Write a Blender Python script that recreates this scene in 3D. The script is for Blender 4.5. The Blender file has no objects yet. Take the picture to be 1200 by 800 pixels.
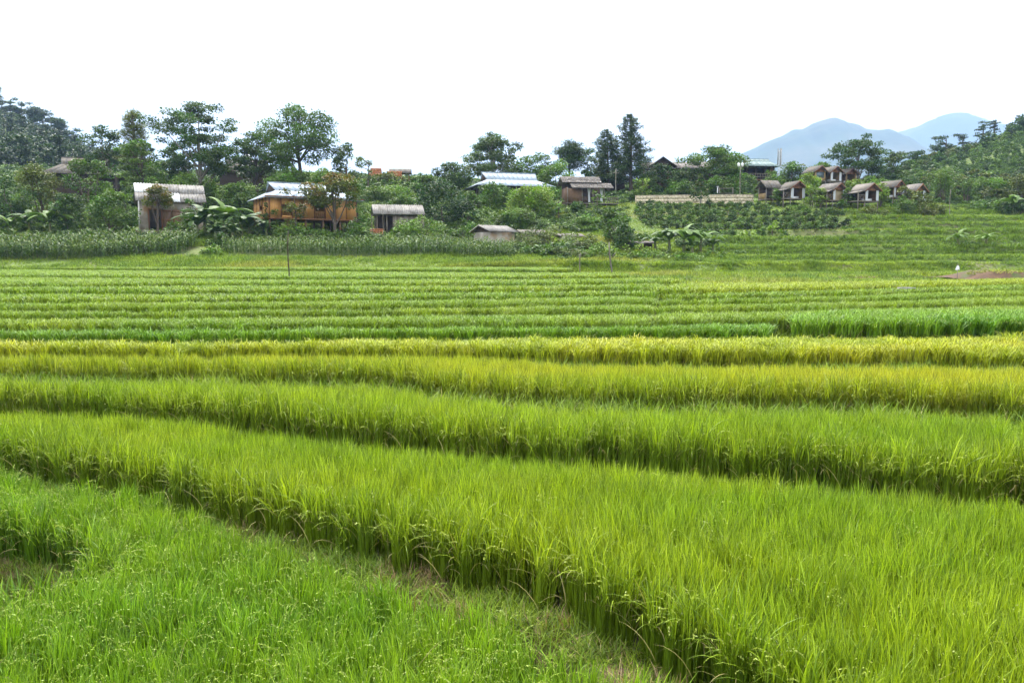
import bpy, bmesh, math, random
import numpy as np
from mathutils import Vector, Matrix

R = math.radians
SC = bpy.context.scene
COL = SC.collection

# ------------------------------------------------------------------ camera
CZ = 4.0                                   # eye height above the lowest paddy datum
FPX = 933.0                                # focal length in pixels of a 1200 px wide frame
PITCH = math.atan(92.0 / FPX)              # horizon 92 px above the middle of the frame
cam_d = bpy.data.cameras.new("camera")
cam_d.sensor_width = 36.0
cam_d.lens = 36.0 * FPX / 1200.0
cam_d.clip_start = 0.1
cam_d.clip_end = 30000.0
cam = bpy.data.objects.new("camera", cam_d)
COL.objects.link(cam)
cam.location = (0, 0, CZ)
cam.rotation_euler = (math.pi / 2 - PITCH, 0, 0)
SC.camera = cam

# ------------------------------------------------------------------ sky, sun, exposure
SUN_EL, SUN_AZ = 56.0, 345.0               # degrees; azimuth clockwise from +Y (345 = ahead, a little left)
world = bpy.data.worlds.new("World")
SC.world = world
world.use_nodes = True
wn, wl = world.node_tree.nodes, world.node_tree.links
wn.clear()
w_out = wn.new("ShaderNodeOutputWorld")
w_bg = wn.new("ShaderNodeBackground")
w_sky = wn.new("ShaderNodeTexSky")
w_sky.sky_type = 'NISHITA'
w_sky.sun_disc = False
w_sky.sun_elevation = R(SUN_EL)
w_sky.sun_rotation = R(SUN_AZ)
w_sky.air_density, w_sky.dust_density, w_sky.ozone_density = 1.0, 4.0, 1.0
# a closed, bright cloud deck over the clear sky: soft large billows only
w_tc = wn.new("ShaderNodeTexCoord")
w_no = wn.new("ShaderNodeTexNoise")
w_no.inputs["Scale"].default_value = 1.6
w_no.inputs["Detail"].default_value = 4.0
w_rm = wn.new("ShaderNodeMapRange")
w_rm.inputs["From Min"].default_value, w_rm.inputs["From Max"].default_value = 0.3, 0.7
w_rm.inputs["To Min"].default_value, w_rm.inputs["To Max"].default_value = 0.92, 1.06
w_cl = wn.new("ShaderNodeVectorMath"); w_cl.operation = 'SCALE'
w_cl.inputs[0].default_value = (9.6, 9.9, 10.2)
w_mx = wn.new("ShaderNodeMix"); w_mx.data_type = 'RGBA'
w_mx.inputs["Factor"].default_value = 0.88
wl.new(w_tc.outputs["Generated"], w_no.inputs["Vector"])
wl.new(w_no.outputs["Fac"], w_rm.inputs["Value"])
# standard overcast deck: zenith about three times as bright as the horizon
w_sp = wn.new("ShaderNodeSeparateXYZ")
w_ov = wn.new("ShaderNodeMapRange")
w_ov.inputs["From Min"].default_value, w_ov.inputs["From Max"].default_value = 0.0, 1.0
w_ov.inputs["To Min"].default_value, w_ov.inputs["To Max"].default_value = 0.62, 1.38
w_mu = wn.new("ShaderNodeMath"); w_mu.operation = 'MULTIPLY'
wl.new(w_tc.outputs["Generated"], w_sp.inputs[0]); wl.new(w_sp.outputs["Z"], w_ov.inputs["Value"])
wl.new(w_ov.outputs["Result"], w_mu.inputs[0]); wl.new(w_rm.outputs["Result"], w_mu.inputs[1])
wl.new(w_mu.outputs[0], w_cl.inputs["Scale"])
wl.new(w_sky.outputs["Color"], w_mx.inputs["A"])
wl.new(w_cl.outputs["Vector"], w_mx.inputs["B"])
wl.new(w_mx.outputs["Result"], w_bg.inputs["Color"])
w_bg.inputs["Strength"].default_value = 0.062
wl.new(w_bg.outputs["Background"], w_out.inputs["Surface"])

sun_d = bpy.data.lights.new("sun", 'SUN')
sun_d.energy = 1.5
sun_d.angle = R(12)
sun_d.color = (1.0, 0.965, 0.9)
sun = bpy.data.objects.new("sun", sun_d)
COL.objects.link(sun)
_az, _el = R(SUN_AZ), R(SUN_EL)
_sd = Vector((math.sin(_az) * math.cos(_el), math.cos(_az) * math.cos(_el), math.sin(_el)))
sun.rotation_euler = (-_sd).to_track_quat('-Z', 'Y').to_euler()
sun.location = (0, -20, 60)

vs = SC.view_settings
vs.view_transform = 'Standard'
vs.look = 'None'
vs.gamma = 1.0
vs.use_curve_mapping = False
vs.exposure = 2.3

cy = SC.cycles
cy.max_bounces = 3
cy.diffuse_bounces = 1
cy.glossy_bounces = 2
cy.transmission_bounces = 3
cy.transparent_max_bounces = 6
cy.volume_bounces = 1
cy.use_denoising = True
cy.adaptive_threshold = 0.02
cy.caustics_reflective = False
cy.caustics_refractive = False
cy.sample_clamp_indirect = 6.0

# ------------------------------------------------------------------ pixel <-> place
CP, SP = math.cos(PITCH), math.sin(PITCH)
def ray(px, py):
    u = (np.asarray(px, float) - 600.0) / FPX
    v = (400.0 - np.asarray(py, float)) / FPX
    return u, CP + v * SP, -SP + v * CP            # x, y (away), z (up)
def at_z(px, py, z):                               # z relative to the eye
    dx, dy, dz = ray(px, py)
    t = z / dz
    return dx * t, dy * t
def at_d(px, py, d):
    dx, dy, dz = ray(px, py)
    t = d / dy
    return dx * t, d, dz * t + CZ
def project(X, Y, Z):
    Zr = Z - CZ
    df = Y * CP - Zr * SP
    return 600 + FPX * X / df, 400 - FPX * (Y * SP + Zr * CP) / df
def x_at(px, d, py=260):
    return float(at_d(px, py, d)[0])

# ------------------------------------------------------------------ helpers
def vnoise(x, y, seed=0):
    """smooth value noise, numpy"""
    x = np.asarray(x, float); y = np.asarray(y, float)
    xi = np.floor(x).astype(np.int64); yi = np.floor(y).astype(np.int64)
    fx = x - xi; fy = y - yi
    fx = fx * fx * (3 - 2 * fx); fy = fy * fy * (3 - 2 * fy)
    def h(a, b):
        n = (a * 374761393 + b * 668265263 + seed * 1442695041) & 0xffffffff
        n = ((n ^ (n >> 13)) * 1274126177) & 0xffffffff
        return ((n ^ (n >> 16)) & 0xffff) / 65535.0
    return (h(xi, yi) * (1 - fx) + h(xi + 1, yi) * fx) * (1 - fy) + (h(xi, yi + 1) * (1 - fx) + h(xi + 1, yi + 1) * fx) * fy
def fbm(x, y, seed=0, octs=4):
    s = 0; a = 0.5
    for o in range(octs):
        s = s + a * vnoise(np.asarray(x) * 2 ** o, np.asarray(y) * 2 ** o, seed + o); a *= 0.5
    return s

def mesh_np(name, verts, faces_q=None, faces_t=None, attrs=None, smooth=False):
    """mesh from arrays of quads and/or triangles"""
    me = bpy.data.meshes.new(name)
    verts = np.asarray(verts, np.float32)
    me.vertices.add(len(verts))
    me.vertices.foreach_set("co", verts.ravel())
    loops = []; starts = []; n = 0
    if faces_q is not None and len(faces_q):
        fq = np.asarray(faces_q, np.int32)
        loops.append(fq.ravel()); starts.append(np.arange(len(fq)) * 4); n += len(fq) * 4
    if faces_t is not None and len(faces_t):
        ft = np.asarray(faces_t, np.int32)
        loops.append(ft.ravel()); starts.append(n + np.arange(len(ft)) * 3)
    if loops:
        lo = np.concatenate(loops).astype(np.int32); st = np.concatenate(starts).astype(np.int32)
        me.loops.add(len(lo)); me.loops.foreach_set("vertex_index", lo)
        me.polygons.add(len(st)); me.polygons.foreach_set("loop_start", st)
        if smooth:
            me.polygons.foreach_set("use_smooth", np.ones(len(st), bool))
    for k, v in (attrs or {}).items():
        v = np.asarray(v, np.float32)
        if v.ndim == 1:
            a = me.attributes.new(k, 'FLOAT', 'POINT'); a.data.foreach_set("value", v)
        elif v.shape[1] == 3:
            a = me.attributes.new(k, 'FLOAT_VECTOR', 'POINT'); a.data.foreach_set("vector", v.ravel())
        else:
            a = me.attributes.new(k, 'FLOAT_COLOR', 'POINT'); a.data.foreach_set("color", v.ravel())
    me.update(calc_edges=True)
    me.validate()
    return me

def link(name, me, mat=None, parent=None):
    o = bpy.data.objects.new(name, me)
    COL.objects.link(o)
    if mat is not None and not me.materials:
        me.materials.append(mat)
    if parent is not None:
        o.parent = parent
    return o
def tag(o, label=None, cat=None, group=None, kind=None):
    if label: o["label"] = label
    if cat: o["category"] = cat
    if group: o["group"] = group
    if kind: o["kind"] = kind
    return o
def thing(name, label, cat, loc=(0, 0, 0), rz=0.0, group=None):
    o = bpy.data.objects.new(name, None)
    o.empty_display_size = 0.3
    COL.objects.link(o)
    o.location = loc
    o.rotation_euler = (0, 0, rz)
    return tag(o, label, cat, group)

# ------------------------------------------------------------------ materials
def nodes_of(name):
    m = bpy.data.materials.new(name); m.use_nodes = True
    nt = m.node_tree; nt.nodes.clear()
    return m, nt.nodes, nt.links
def _mix(n, l, fac, a, b, blend='MIX'):
    x = n.new("ShaderNodeMix"); x.data_type = 'RGBA'; x.blend_type = blend
    for key, val in (("Factor", fac), ("A", a), ("B", b)):
        s = x.inputs[key] if key == "Factor" else [i for i in x.inputs if i.name == key and i.type == 'RGBA'][0]
        if hasattr(val, "links"): l.new(val, s)
        else: s.default_value = val if key == "Factor" else (*val[:3], 1)
    return [o for o in x.outputs if o.type == 'RGBA'][0]
def _ramp(n, l, src, lo, hi, a=0.0, b=1.0):
    x = n.new("ShaderNodeMapRange")
    x.inputs["From Min"].default_value, x.inputs["From Max"].default_value = lo, hi
    x.inputs["To Min"].default_value, x.inputs["To Max"].default_value = a, b
    l.new(src, x.inputs["Value"])
    return x.outputs["Result"]
def _noise(n, l, scale, detail=4, coord="Object", rough=0.6, stretch=None):
    tc = n.new("ShaderNodeTexCoord")
    nn = n.new("ShaderNodeTexNoise")
    nn.inputs["Scale"].default_value = scale; nn.inputs["Detail"].default_value = detail
    nn.inputs["Roughness"].default_value = rough
    v = tc.outputs[coord]
    if stretch:
        mp = n.new("ShaderNodeMapping"); mp.inputs["Scale"].default_value = stretch
        l.new(v, mp.inputs["Vector"]); v = mp.outputs["Vector"]
    l.new(v, nn.inputs["Vector"])
    return nn.outputs["Fac"]

def surf(name, c1, c2=None, scale=3.0, rough=0.8, stretch=None, c3=None, s3=0.6, bump=0.0, metal=0.0, spec=0.3, vary=0.0):
    """worn two or three colour surface with grain"""
    m, n, l = nodes_of(name)
    out = n.new("ShaderNodeOutputMaterial"); p = n.new("ShaderNodeBsdfPrincipled")
    c2 = c2 or tuple(x * 0.7 for x in c1)
    f = _ramp(n, l, _noise(n, l, scale, 6, stretch=stretch), 0.35, 0.65)
    col = _mix(n, l, f, c1, c2)
    if c3:
        f3 = _ramp(n, l, _noise(n, l, s3, 5), 0.5, 0.68)
        col = _mix(n, l, f3, col, c3)
    if vary:
        oi = n.new("ShaderNodeObjectInfo")
        hs = n.new("ShaderNodeHueSaturation")
        l.new(_ramp(n, l, oi.outputs["Random"], 0, 1, 1 - vary, 1 + vary), hs.inputs["Value"])
        l.new(col, hs.inputs["Color"]); col = hs.outputs["Color"]
    l.new(col, p.inputs["Base Color"])
    p.inputs["Roughness"].default_value = rough
    p.inputs["Metallic"].default_value = metal
    p.inputs["Specular IOR Level"].default_value = spec
    if bump:
        b = n.new("ShaderNodeBump"); b.inputs["Strength"].default_value = bump
        l.new(_noise(n, l, scale * 3, 5, stretch=stretch), b.inputs["Height"])
        l.new(b.outputs["Normal"], p.inputs["Normal"])
    l.new(p.outputs["BSDF"], out.inputs["Surface"])
    return m

def foliage(name, trans=0.24, rough=0.55):
    """leaf: colour from the object's colour, varied per leaf (attribute lv)"""
    m, n, l = nodes_of(name)
    out = n.new("ShaderNodeOutputMaterial")
    oi = n.new("ShaderNodeObjectInfo")
    at = n.new("ShaderNodeAttribute"); at.attribute_name = "lv"
    sep = n.new("ShaderNodeSeparateXYZ"); l.new(at.outputs["Vector"], sep.inputs[0])
    hs = n.new("ShaderNodeHueSaturation")
    l.new(oi.outputs["Color"], hs.inputs["Color"])
    l.new(_ramp(n, l, sep.outputs["X"], 0, 1, 0.52, 1.5), hs.inputs["Value"])
    l.new(_ramp(n, l, sep.outputs["Y"], 0, 1, 0.47, 0.52), hs.inputs["Hue"])
    l.new(_ramp(n, l, sep.outputs["Y"], 0, 1, 0.85, 1.1), hs.inputs["Saturation"])
    col = hs.outputs["Color"]
    # young or turning leaves at shoot tips (Z of lv) take a warmer colour stored on the object via alpha
    tip = _mix(n, l, 0.75, col, (0.22, 0.12, 0.03))
    mu = n.new("ShaderNodeMath"); mu.operation = 'MULTIPLY'
    l.new(sep.outputs["Z"], mu.inputs[0]); l.new(oi.outputs["Alpha"], mu.inputs[1])
    col = _mix(n, l, mu.outputs[0], col, tip)
    p = n.new("ShaderNodeBsdfPrincipled"); t = n.new("ShaderNodeBsdfTranslucent"); mx = n.new("ShaderNodeMixShader")
    l.new(col, p.inputs["Base Color"]); p.inputs["Roughness"].default_value = rough
    p.inputs["Specular IOR Level"].default_value = 0.25
    l.new(_mix(n, l, 1.0, col, (1.0, 1.15, 0.55), 'MULTIPLY'), t.inputs["Color"])
    mx.inputs[0].default_value = trans
    l.new(p.outputs[0], mx.inputs[1]); l.new(t.outputs[0], mx.inputs[2]); l.new(mx.outputs[0], out.inputs["Surface"])
    return m

def crop(name, trans=0.26, rough=0.5):
    """blade of an instanced crop: field colour from the planting point (tint), blade kind from attribute lc"""
    m, n, l = nodes_of(name)
    out = n.new("ShaderNodeOutputMaterial")
    ti = n.new("ShaderNodeAttribute"); ti.attribute_type = 'INSTANCER'; ti.attribute_name = "tint"
    at = n.new("ShaderNodeAttribute"); at.attribute_name = "lc"
    sep = n.new("ShaderNodeSeparateXYZ"); l.new(at.outputs["Vector"], sep.inputs[0])
    hs = n.new("ShaderNodeHueSaturation")
    l.new(ti.outputs["Color"], hs.inputs["Color"])
    l.new(_ramp(n, l, sep.outputs["X"], 0, 1, 0.40, 1.36), hs.inputs["Value"])  # low end deepens culm colour as painted shade; leaves vary at random
    l.new(_ramp(n, l, sep.outputs["X"], 0, 1, 0.515, 0.485), hs.inputs["Hue"])
    col = hs.outputs["Color"]
    pan = _mix(n, l, 0.45, col, (0.42, 0.43, 0.12))
    col = _mix(n, l, sep.outputs["Y"], col, pan)
    col = _mix(n, l, sep.outputs["Z"], col, (0.40, 0.31, 0.14))
    p = n.new("ShaderNodeBsdfPrincipled"); t = n.new("ShaderNodeBsdfTranslucent"); mx = n.new("ShaderNodeMixShader")
    l.new(col, p.inputs["Base Color"]); p.inputs["Roughness"].default_value = rough
    p.inputs["Specular IOR Level"].default_value = 0.3
    l.new(_mix(n, l, 1.0, col, (1.05, 1.1, 0.5), 'MULTIPLY'), t.inputs["Color"])
    mx.inputs[0].default_value = trans
    l.new(p.outputs[0], mx.inputs[1]); l.new(t.outputs[0], mx.inputs[2]); l.new(mx.outputs[0], out.inputs["Surface"])
    return m

M = {}
M["leaf"] = foliage("leaf")
M["crop"] = crop("crop")
M["bark"] = surf("bark", (0.13, 0.10, 0.075), (0.06, 0.045, 0.035), 6, 0.9, (1, 1, 0.25), bump=0.4)
M["bark_pale"] = surf("bark_pale", (0.26, 0.24, 0.20), (0.14, 0.12, 0.09), 6, 0.9, (1, 1, 0.25))
M["stem"] = surf("stem", (0.10, 0.15, 0.045), (0.13, 0.11, 0.05), 4, 0.7, (1, 1, 0.3))
M["mud"] = surf("mud", (0.10, 0.075, 0.045), (0.055, 0.05, 0.028), 1.5, 0.85, c3=(0.06, 0.10, 0.025), s3=0.9, bump=0.5)
M["bund"] = surf("bund", (0.19, 0.125, 0.07), (0.12, 0.085, 0.045), 5, 0.95, c3=(0.10, 0.15, 0.04), s3=2.5, bump=0.6)
M["hill"] = surf("hill", (0.115, 0.165, 0.032), (0.08, 0.12, 0.026), 0.35, 0.95, c3=(0.13, 0.12, 0.055), s3=0.11, bump=0.4)
M["earth"] = surf("earth", (0.13, 0.075, 0.042), (0.08, 0.05, 0.03), 2.5, 0.95, c3=(0.06, 0.085, 0.025), s3=0.8, bump=0.6)
M["mountain"] = surf("mountain", (0.045, 0.07, 0.03), (0.03, 0.045, 0.022), 0.012, 0.95, c3=(0.09, 0.09, 0.05), s3=0.004)
M["wood"] = surf("wood", (0.17, 0.10, 0.055), (0.10, 0.058, 0.032), 3, 0.75, (6, 6, 0.6), vary=0.12)
M["wood_dark"] = surf("wood_dark", (0.060, 0.042, 0.030), (0.035, 0.024, 0.018), 3, 0.8, (6, 6, 0.6), vary=0.15)
M["wood_grey"] = surf("wood_grey", (0.20, 0.175, 0.145), (0.12, 0.10, 0.08), 3, 0.85, (6, 6, 0.6), vary=0.12)
M["wood_gold"] = surf("wood_gold", (0.52, 0.27, 0.085), (0.38, 0.18, 0.055), 2.2, 0.6, (7, 7, 0.5), vary=0.14)
M["wood_trim"] = surf("wood_trim", (0.22, 0.095, 0.035), (0.14, 0.06, 0.025), 3, 0.65, (6, 6, 0.6), vary=0.1)
M["gable_red"] = surf("gable_red", (0.16, 0.068, 0.038), (0.105, 0.043, 0.025), 3, 0.75, (6, 6, 0.6), vary=0.1)
M["metal_blue"] = surf("metal_blue", (0.30, 0.36, 0.42), (0.26, 0.315, 0.37), 0.6, 0.6, vary=0.03, c3=(0.24, 0.28, 0.32), s3=0.3, spec=0.3)
M["fibro"] = surf("fibro", (0.27, 0.255, 0.235), (0.17, 0.155, 0.14), 2.2, 0.9, (2, 2, 0.5), vary=0.16, c3=(0.11, 0.10, 0.085), s3=0.9)
M["fibro_white"] = surf("fibro_white", (0.72, 0.73, 0.74), (0.62, 0.63, 0.63), 2, 0.6, vary=0.05)
M["shingle"] = surf("shingle", (0.20, 0.175, 0.155), (0.11, 0.095, 0.08), 5, 0.9, vary=0.3, c3=(0.07, 0.06, 0.05), s3=2.5)
M["thatch"] = surf("thatch", (0.135, 0.120, 0.102), (0.078, 0.068, 0.056), 4, 0.95, (1, 1, 0.3), c3=(0.11, 0.09, 0.07), s3=1.0, bump=0.4, vary=0.1)
M["plaster"] = surf("plaster", (0.36, 0.33, 0.28), (0.24, 0.205, 0.16), 1.2, 0.92, c3=(0.30, 0.19, 0.10), s3=0.7, vary=0.05)
M["plaster_pale"] = surf("plaster_pale", (0.46, 0.45, 0.42), (0.34, 0.33, 0.30), 1.6, 0.92, vary=0.05)
M["bamboo_wall"] = surf("bamboo_wall", (0.30, 0.20, 0.085), (0.20, 0.13, 0.055), 3, 0.75, (8, 8, 0.6), vary=0.1)
M["brick_red"] = surf("brick_red", (0.46, 0.19, 0.09), (0.36, 0.14, 0.07), 3, 0.9, vary=0.12)
M["stone_wall"] = surf("stone_wall", (0.60, 0.52, 0.38), (0.48, 0.40, 0.28), 4, 0.92, c3=(0.34, 0.27, 0.19), s3=2.5, bump=0.4, vary=0.05)
M["concrete"] = surf("concrete", (0.27, 0.26, 0.24), (0.19, 0.185, 0.17), 4, 0.9)
M["curtain"] = surf("curtain", (0.50, 0.52, 0.54), (0.42, 0.44, 0.47), 2, 0.85, (6, 6, 0.3))
M["curtain_gold"] = surf("curtain_gold", (0.42, 0.34, 0.20), (0.30, 0.23, 0.13), 2, 0.85, (7, 7, 0.3))
M["white"] = surf("white", (0.75, 0.75, 0.74), (0.66, 0.66, 0.65), 3, 0.55)
M["steel"] = surf("steel", (0.42, 0.44, 0.46), (0.33, 0.35, 0.37), 3, 0.45, metal=0.4)
M["glass"] = surf("glass", (0.10, 0.13, 0.16), (0.07, 0.10, 0.12), 1, 0.08, spec=0.6)
M["terracotta"] = surf("terracotta", (0.42, 0.17, 0.08), (0.33, 0.13, 0.07), 5, 0.85)
M["green_roof"] = surf("green_roof", (0.20, 0.26, 0.25), (0.15, 0.20, 0.19), 2, 0.7)
M["dark"] = surf("dark", (0.03, 0.028, 0.025), (0.02, 0.018, 0.016), 2, 0.9)

# ------------------------------------------------------------------ instancing of stuff
LIB = {}
def library(name, meshes):
    c = bpy.data.collections.new(name)           # not linked to the scene: only a source of instances
    for i, me in enumerate(meshes):
        o = bpy.data.objects.new(f"{name}_{i:02d}", me)
        c.objects.link(o)
    LIB[name] = c
    return c
_GN = {}
def gn_scatter(cname):
    if cname in _GN: return _GN[cname]
    ng = bpy.data.node_groups.new("scatter_" + cname, 'GeometryNodeTree')
    ng.interface.new_socket("Geometry", in_out='INPUT', socket_type='NodeSocketGeometry')
    ng.interface.new_socket("Geometry", in_out='OUTPUT', socket_type='NodeSocketGeometry')
    n, l = ng.nodes, ng.links
    gi, go = n.new("NodeGroupInput"), n.new("NodeGroupOutput")
    m2p = n.new("GeometryNodeMeshToPoints")
    ci = n.new("GeometryNodeCollectionInfo")
    ci.inputs["Collection"].default_value = LIB[cname]
    ci.inputs["Separate Children"].default_value = True
    ci.inputs["Reset Children"].default_value = True
    iop = n.new("GeometryNodeInstanceOnPoints")
    iop.inputs["Pick Instance"].default_value = True
    def na(nm, ty):
        a = n.new("GeometryNodeInputNamedAttribute"); a.data_type = ty
        a.inputs["Name"].default_value = nm
        return a.outputs["Attribute"]
    e2r = n.new("FunctionNodeEulerToRotation")
    l.new(gi.outputs[0], m2p.inputs["Mesh"])
    l.new(m2p.outputs[0], iop.inputs["Points"])
    l.new(ci.outputs[0], iop.inputs["Instance"])
    l.new(na("rot", 'FLOAT_VECTOR'), e2r.inputs[0]); l.new(e2r.outputs[0], iop.inputs["Rotation"])
    l.new(na("scl", 'FLOAT_VECTOR'), iop.inputs["Scale"])
    l.new(na("idx", 'INT'), iop.inputs["Instance Index"])
    l.new(iop.outputs[0], go.inputs[0])
    _GN[cname] = ng
    return ng
def scatter(name, cname, pos, rot, scl, idx, tint, label, cat, group=None):
    me = bpy.data.meshes.new(name)
    pos = np.asarray(pos, np.float32)
    me.vertices.add(len(pos)); me.vertices.foreach_set("co", pos.ravel())
    for k, v in (("rot", rot), ("scl", scl), ("tint", tint)):
        a = me.attributes.new(k, 'FLOAT_VECTOR', 'POINT')
        a.data.foreach_set("vector", np.asarray(v, np.float32).ravel())
    a = me.attributes.new("idx", 'INT', 'POINT'); a.data.foreach_set("value", np.asarray(idx, np.int32))
    o = link(name, me)
    md = o.modifiers.new("scatter", 'NODES'); md.node_group = gn_scatter(cname)
    return tag(o, label, cat, group, "stuff")

# ------------------------------------------------------------------ blades
def blades(rng, n, nseg, rad, L, th0, bend, width, base_z=0.0, lc=(None, 0, 0), phi=None, power=1.6, origin=None, zscale=1.0, oz_=None):
    """n ribbon blades -> verts, quads, tris, attr(lc)"""
    ph = rng.uniform(0, 2 * np.pi, n) if phi is None else phi
    Ls = rng.uniform(*L, n); t0 = rng.uniform(*th0, n); bd = rng.uniform(*bend, n); w = rng.uniform(*width, n)
    s = np.linspace(0, 1, nseg + 1)
    th = t0[:, None] + bd[:, None] * s[None, :] ** power
    ds = Ls[:, None] / nseg
    thm = 0.5 * (th[:, 1:] + th[:, :-1])
    r = np.concatenate([np.zeros((n, 1)), np.cumsum(np.sin(thm) * ds, 1)], 1)
    z = np.concatenate([np.zeros((n, 1)), np.cumsum(np.cos(thm) * ds, 1)], 1) * zscale + base_z
    if origin is None:
        a = rng.uniform(0, 2 * np.pi, n); rr = rad * np.sqrt(rng.uniform(0, 1, n))
        ox, oy, oz = rr * np.cos(a), rr * np.sin(a), (np.zeros(n) if oz_ is None else rng.uniform(*oz_, n))
    else:
        ox, oy, oz = origin.T
    cx = ox[:, None] + r * np.cos(ph)[:, None]; cyy = oy[:, None] + r * np.sin(ph)[:, None]; z = z + oz[:, None]
    prof = np.clip(1.0 - s ** 2.2, 0, 1) * np.clip(0.55 + 3.0 * s, 0, 1)
    hw = 0.5 * w[:, None] * prof[None, :]
    tw = ph + rng.uniform(-0.9, 0.9, n)
    sx, sy = -np.sin(tw)[:, None] * hw, np.cos(tw)[:, None] * hw
    k = nseg
    Lv = np.stack([cx[:, :k] - sx[:, :k], cyy[:, :k] - sy[:, :k], z[:, :k]], -1)
    Rv = np.stack([cx[:, :k] + sx[:, :k], cyy[:, :k] + sy[:, :k], z[:, :k]], -1)
    tip = np.stack([cx[:, k:], cyy[:, k:], z[:, k:]], -1)
    V = np.concatenate([Lv, Rv, tip], 1).reshape(-1, 3)
    nv = 2 * k + 1
    off = (np.arange(n) * nv)[:, None]
    Q = []
    for i in range(k - 1):
        Q.append(np.concatenate([off + i, off + k + i, off + k + i + 1, off + i + 1], 1))
    Q = np.concatenate(Q) if Q else np.zeros((0, 4), int)
    T = np.concatenate([off + k - 1, off + 2 * k - 1, off + 2 * k], 1)
    A = np.zeros((n, nv, 3)); A[..., 0] = (rng.uniform(0, 1, n) if lc[0] is None else (rng.uniform(*lc[0], n) if isinstance(lc[0], tuple) else lc[0] * np.ones(n)))[:, None]
    A[..., 1] = lc[1]; A[..., 2] = lc[2]
    return V, Q, T, A.reshape(-1, 3)
def panicles(rng, n, rad, H, grain, ng=10, droop=(1.2, 2.2), L=(0.16, 0.24), lcv=1.0):
    """arching seed heads: a row of small grain leaves on each bent stem"""
    Vs, Qs, As = [], [], []; off = 0
    for _ in range(n):
        a = rng.uniform(0, 2 * np.pi); rr = rad * math.sqrt(rng.uniform()); ph = rng.uniform(0, 2 * np.pi)
        x, y, z = rr * math.cos(a) + 0.10 * math.cos(ph), rr * math.sin(a) + 0.10 * math.sin(ph), rng.uniform(*H)
        ln = rng.uniform(*L); th = rng.uniform(0.1, 0.5); bd = rng.uniform(*droop)
        lv = rng.uniform()
        for i in range(ng):
            s = i / (ng - 1); t = th + bd * s
            x += math.sin(t) * math.cos(ph) * ln / ng; y += math.sin(t) * math.sin(ph) * ln / ng; z += math.cos(t) * ln / ng
            g = grain * rng.uniform(0.8, 1.25)
            d = np.array([math.sin(t) * math.cos(ph), math.sin(t) * math.sin(ph), math.cos(t)]) + rng.normal(0, 0.45, 3)
            d /= np.linalg.norm(d)
            q = np.cross(d, rng.normal(0, 1, 3)); q /= np.linalg.norm(q) + 1e-9
            c = np.array([x, y, z]) + q * grain * 0.3 * rng.uniform(-1, 1)
            Vs += [c - d * g, c + q * g * 0.45, c + d * g, c - q * g * 0.45]
            Qs.append([off, off + 1, off + 2, off + 3]); off += 4
            As += [[lv, lcv, 0]] * 4
    return np.array(Vs).reshape(-1, 3), np.array(Qs, int).reshape(-1, 4), np.zeros((0, 3), int), np.array(As).reshape(-1, 3)
def merge(parts):
    V, Q, T, A = [], [], [], []; off = 0
    for v, q, t, a in parts:
        V.append(v); A.append(a); Q.append(q + off); T.append(t + off); off += len(v)
    return np.concatenate(V), np.concatenate(Q), np.concatenate(T), np.concatenate(A)
def clump_mesh(name, parts, key="lc"):
    V, Q, T, A = merge(parts)
    me = mesh_np(name, V, Q, T, {key: A})
    me.materials.append(M["crop"])
    return me

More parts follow.
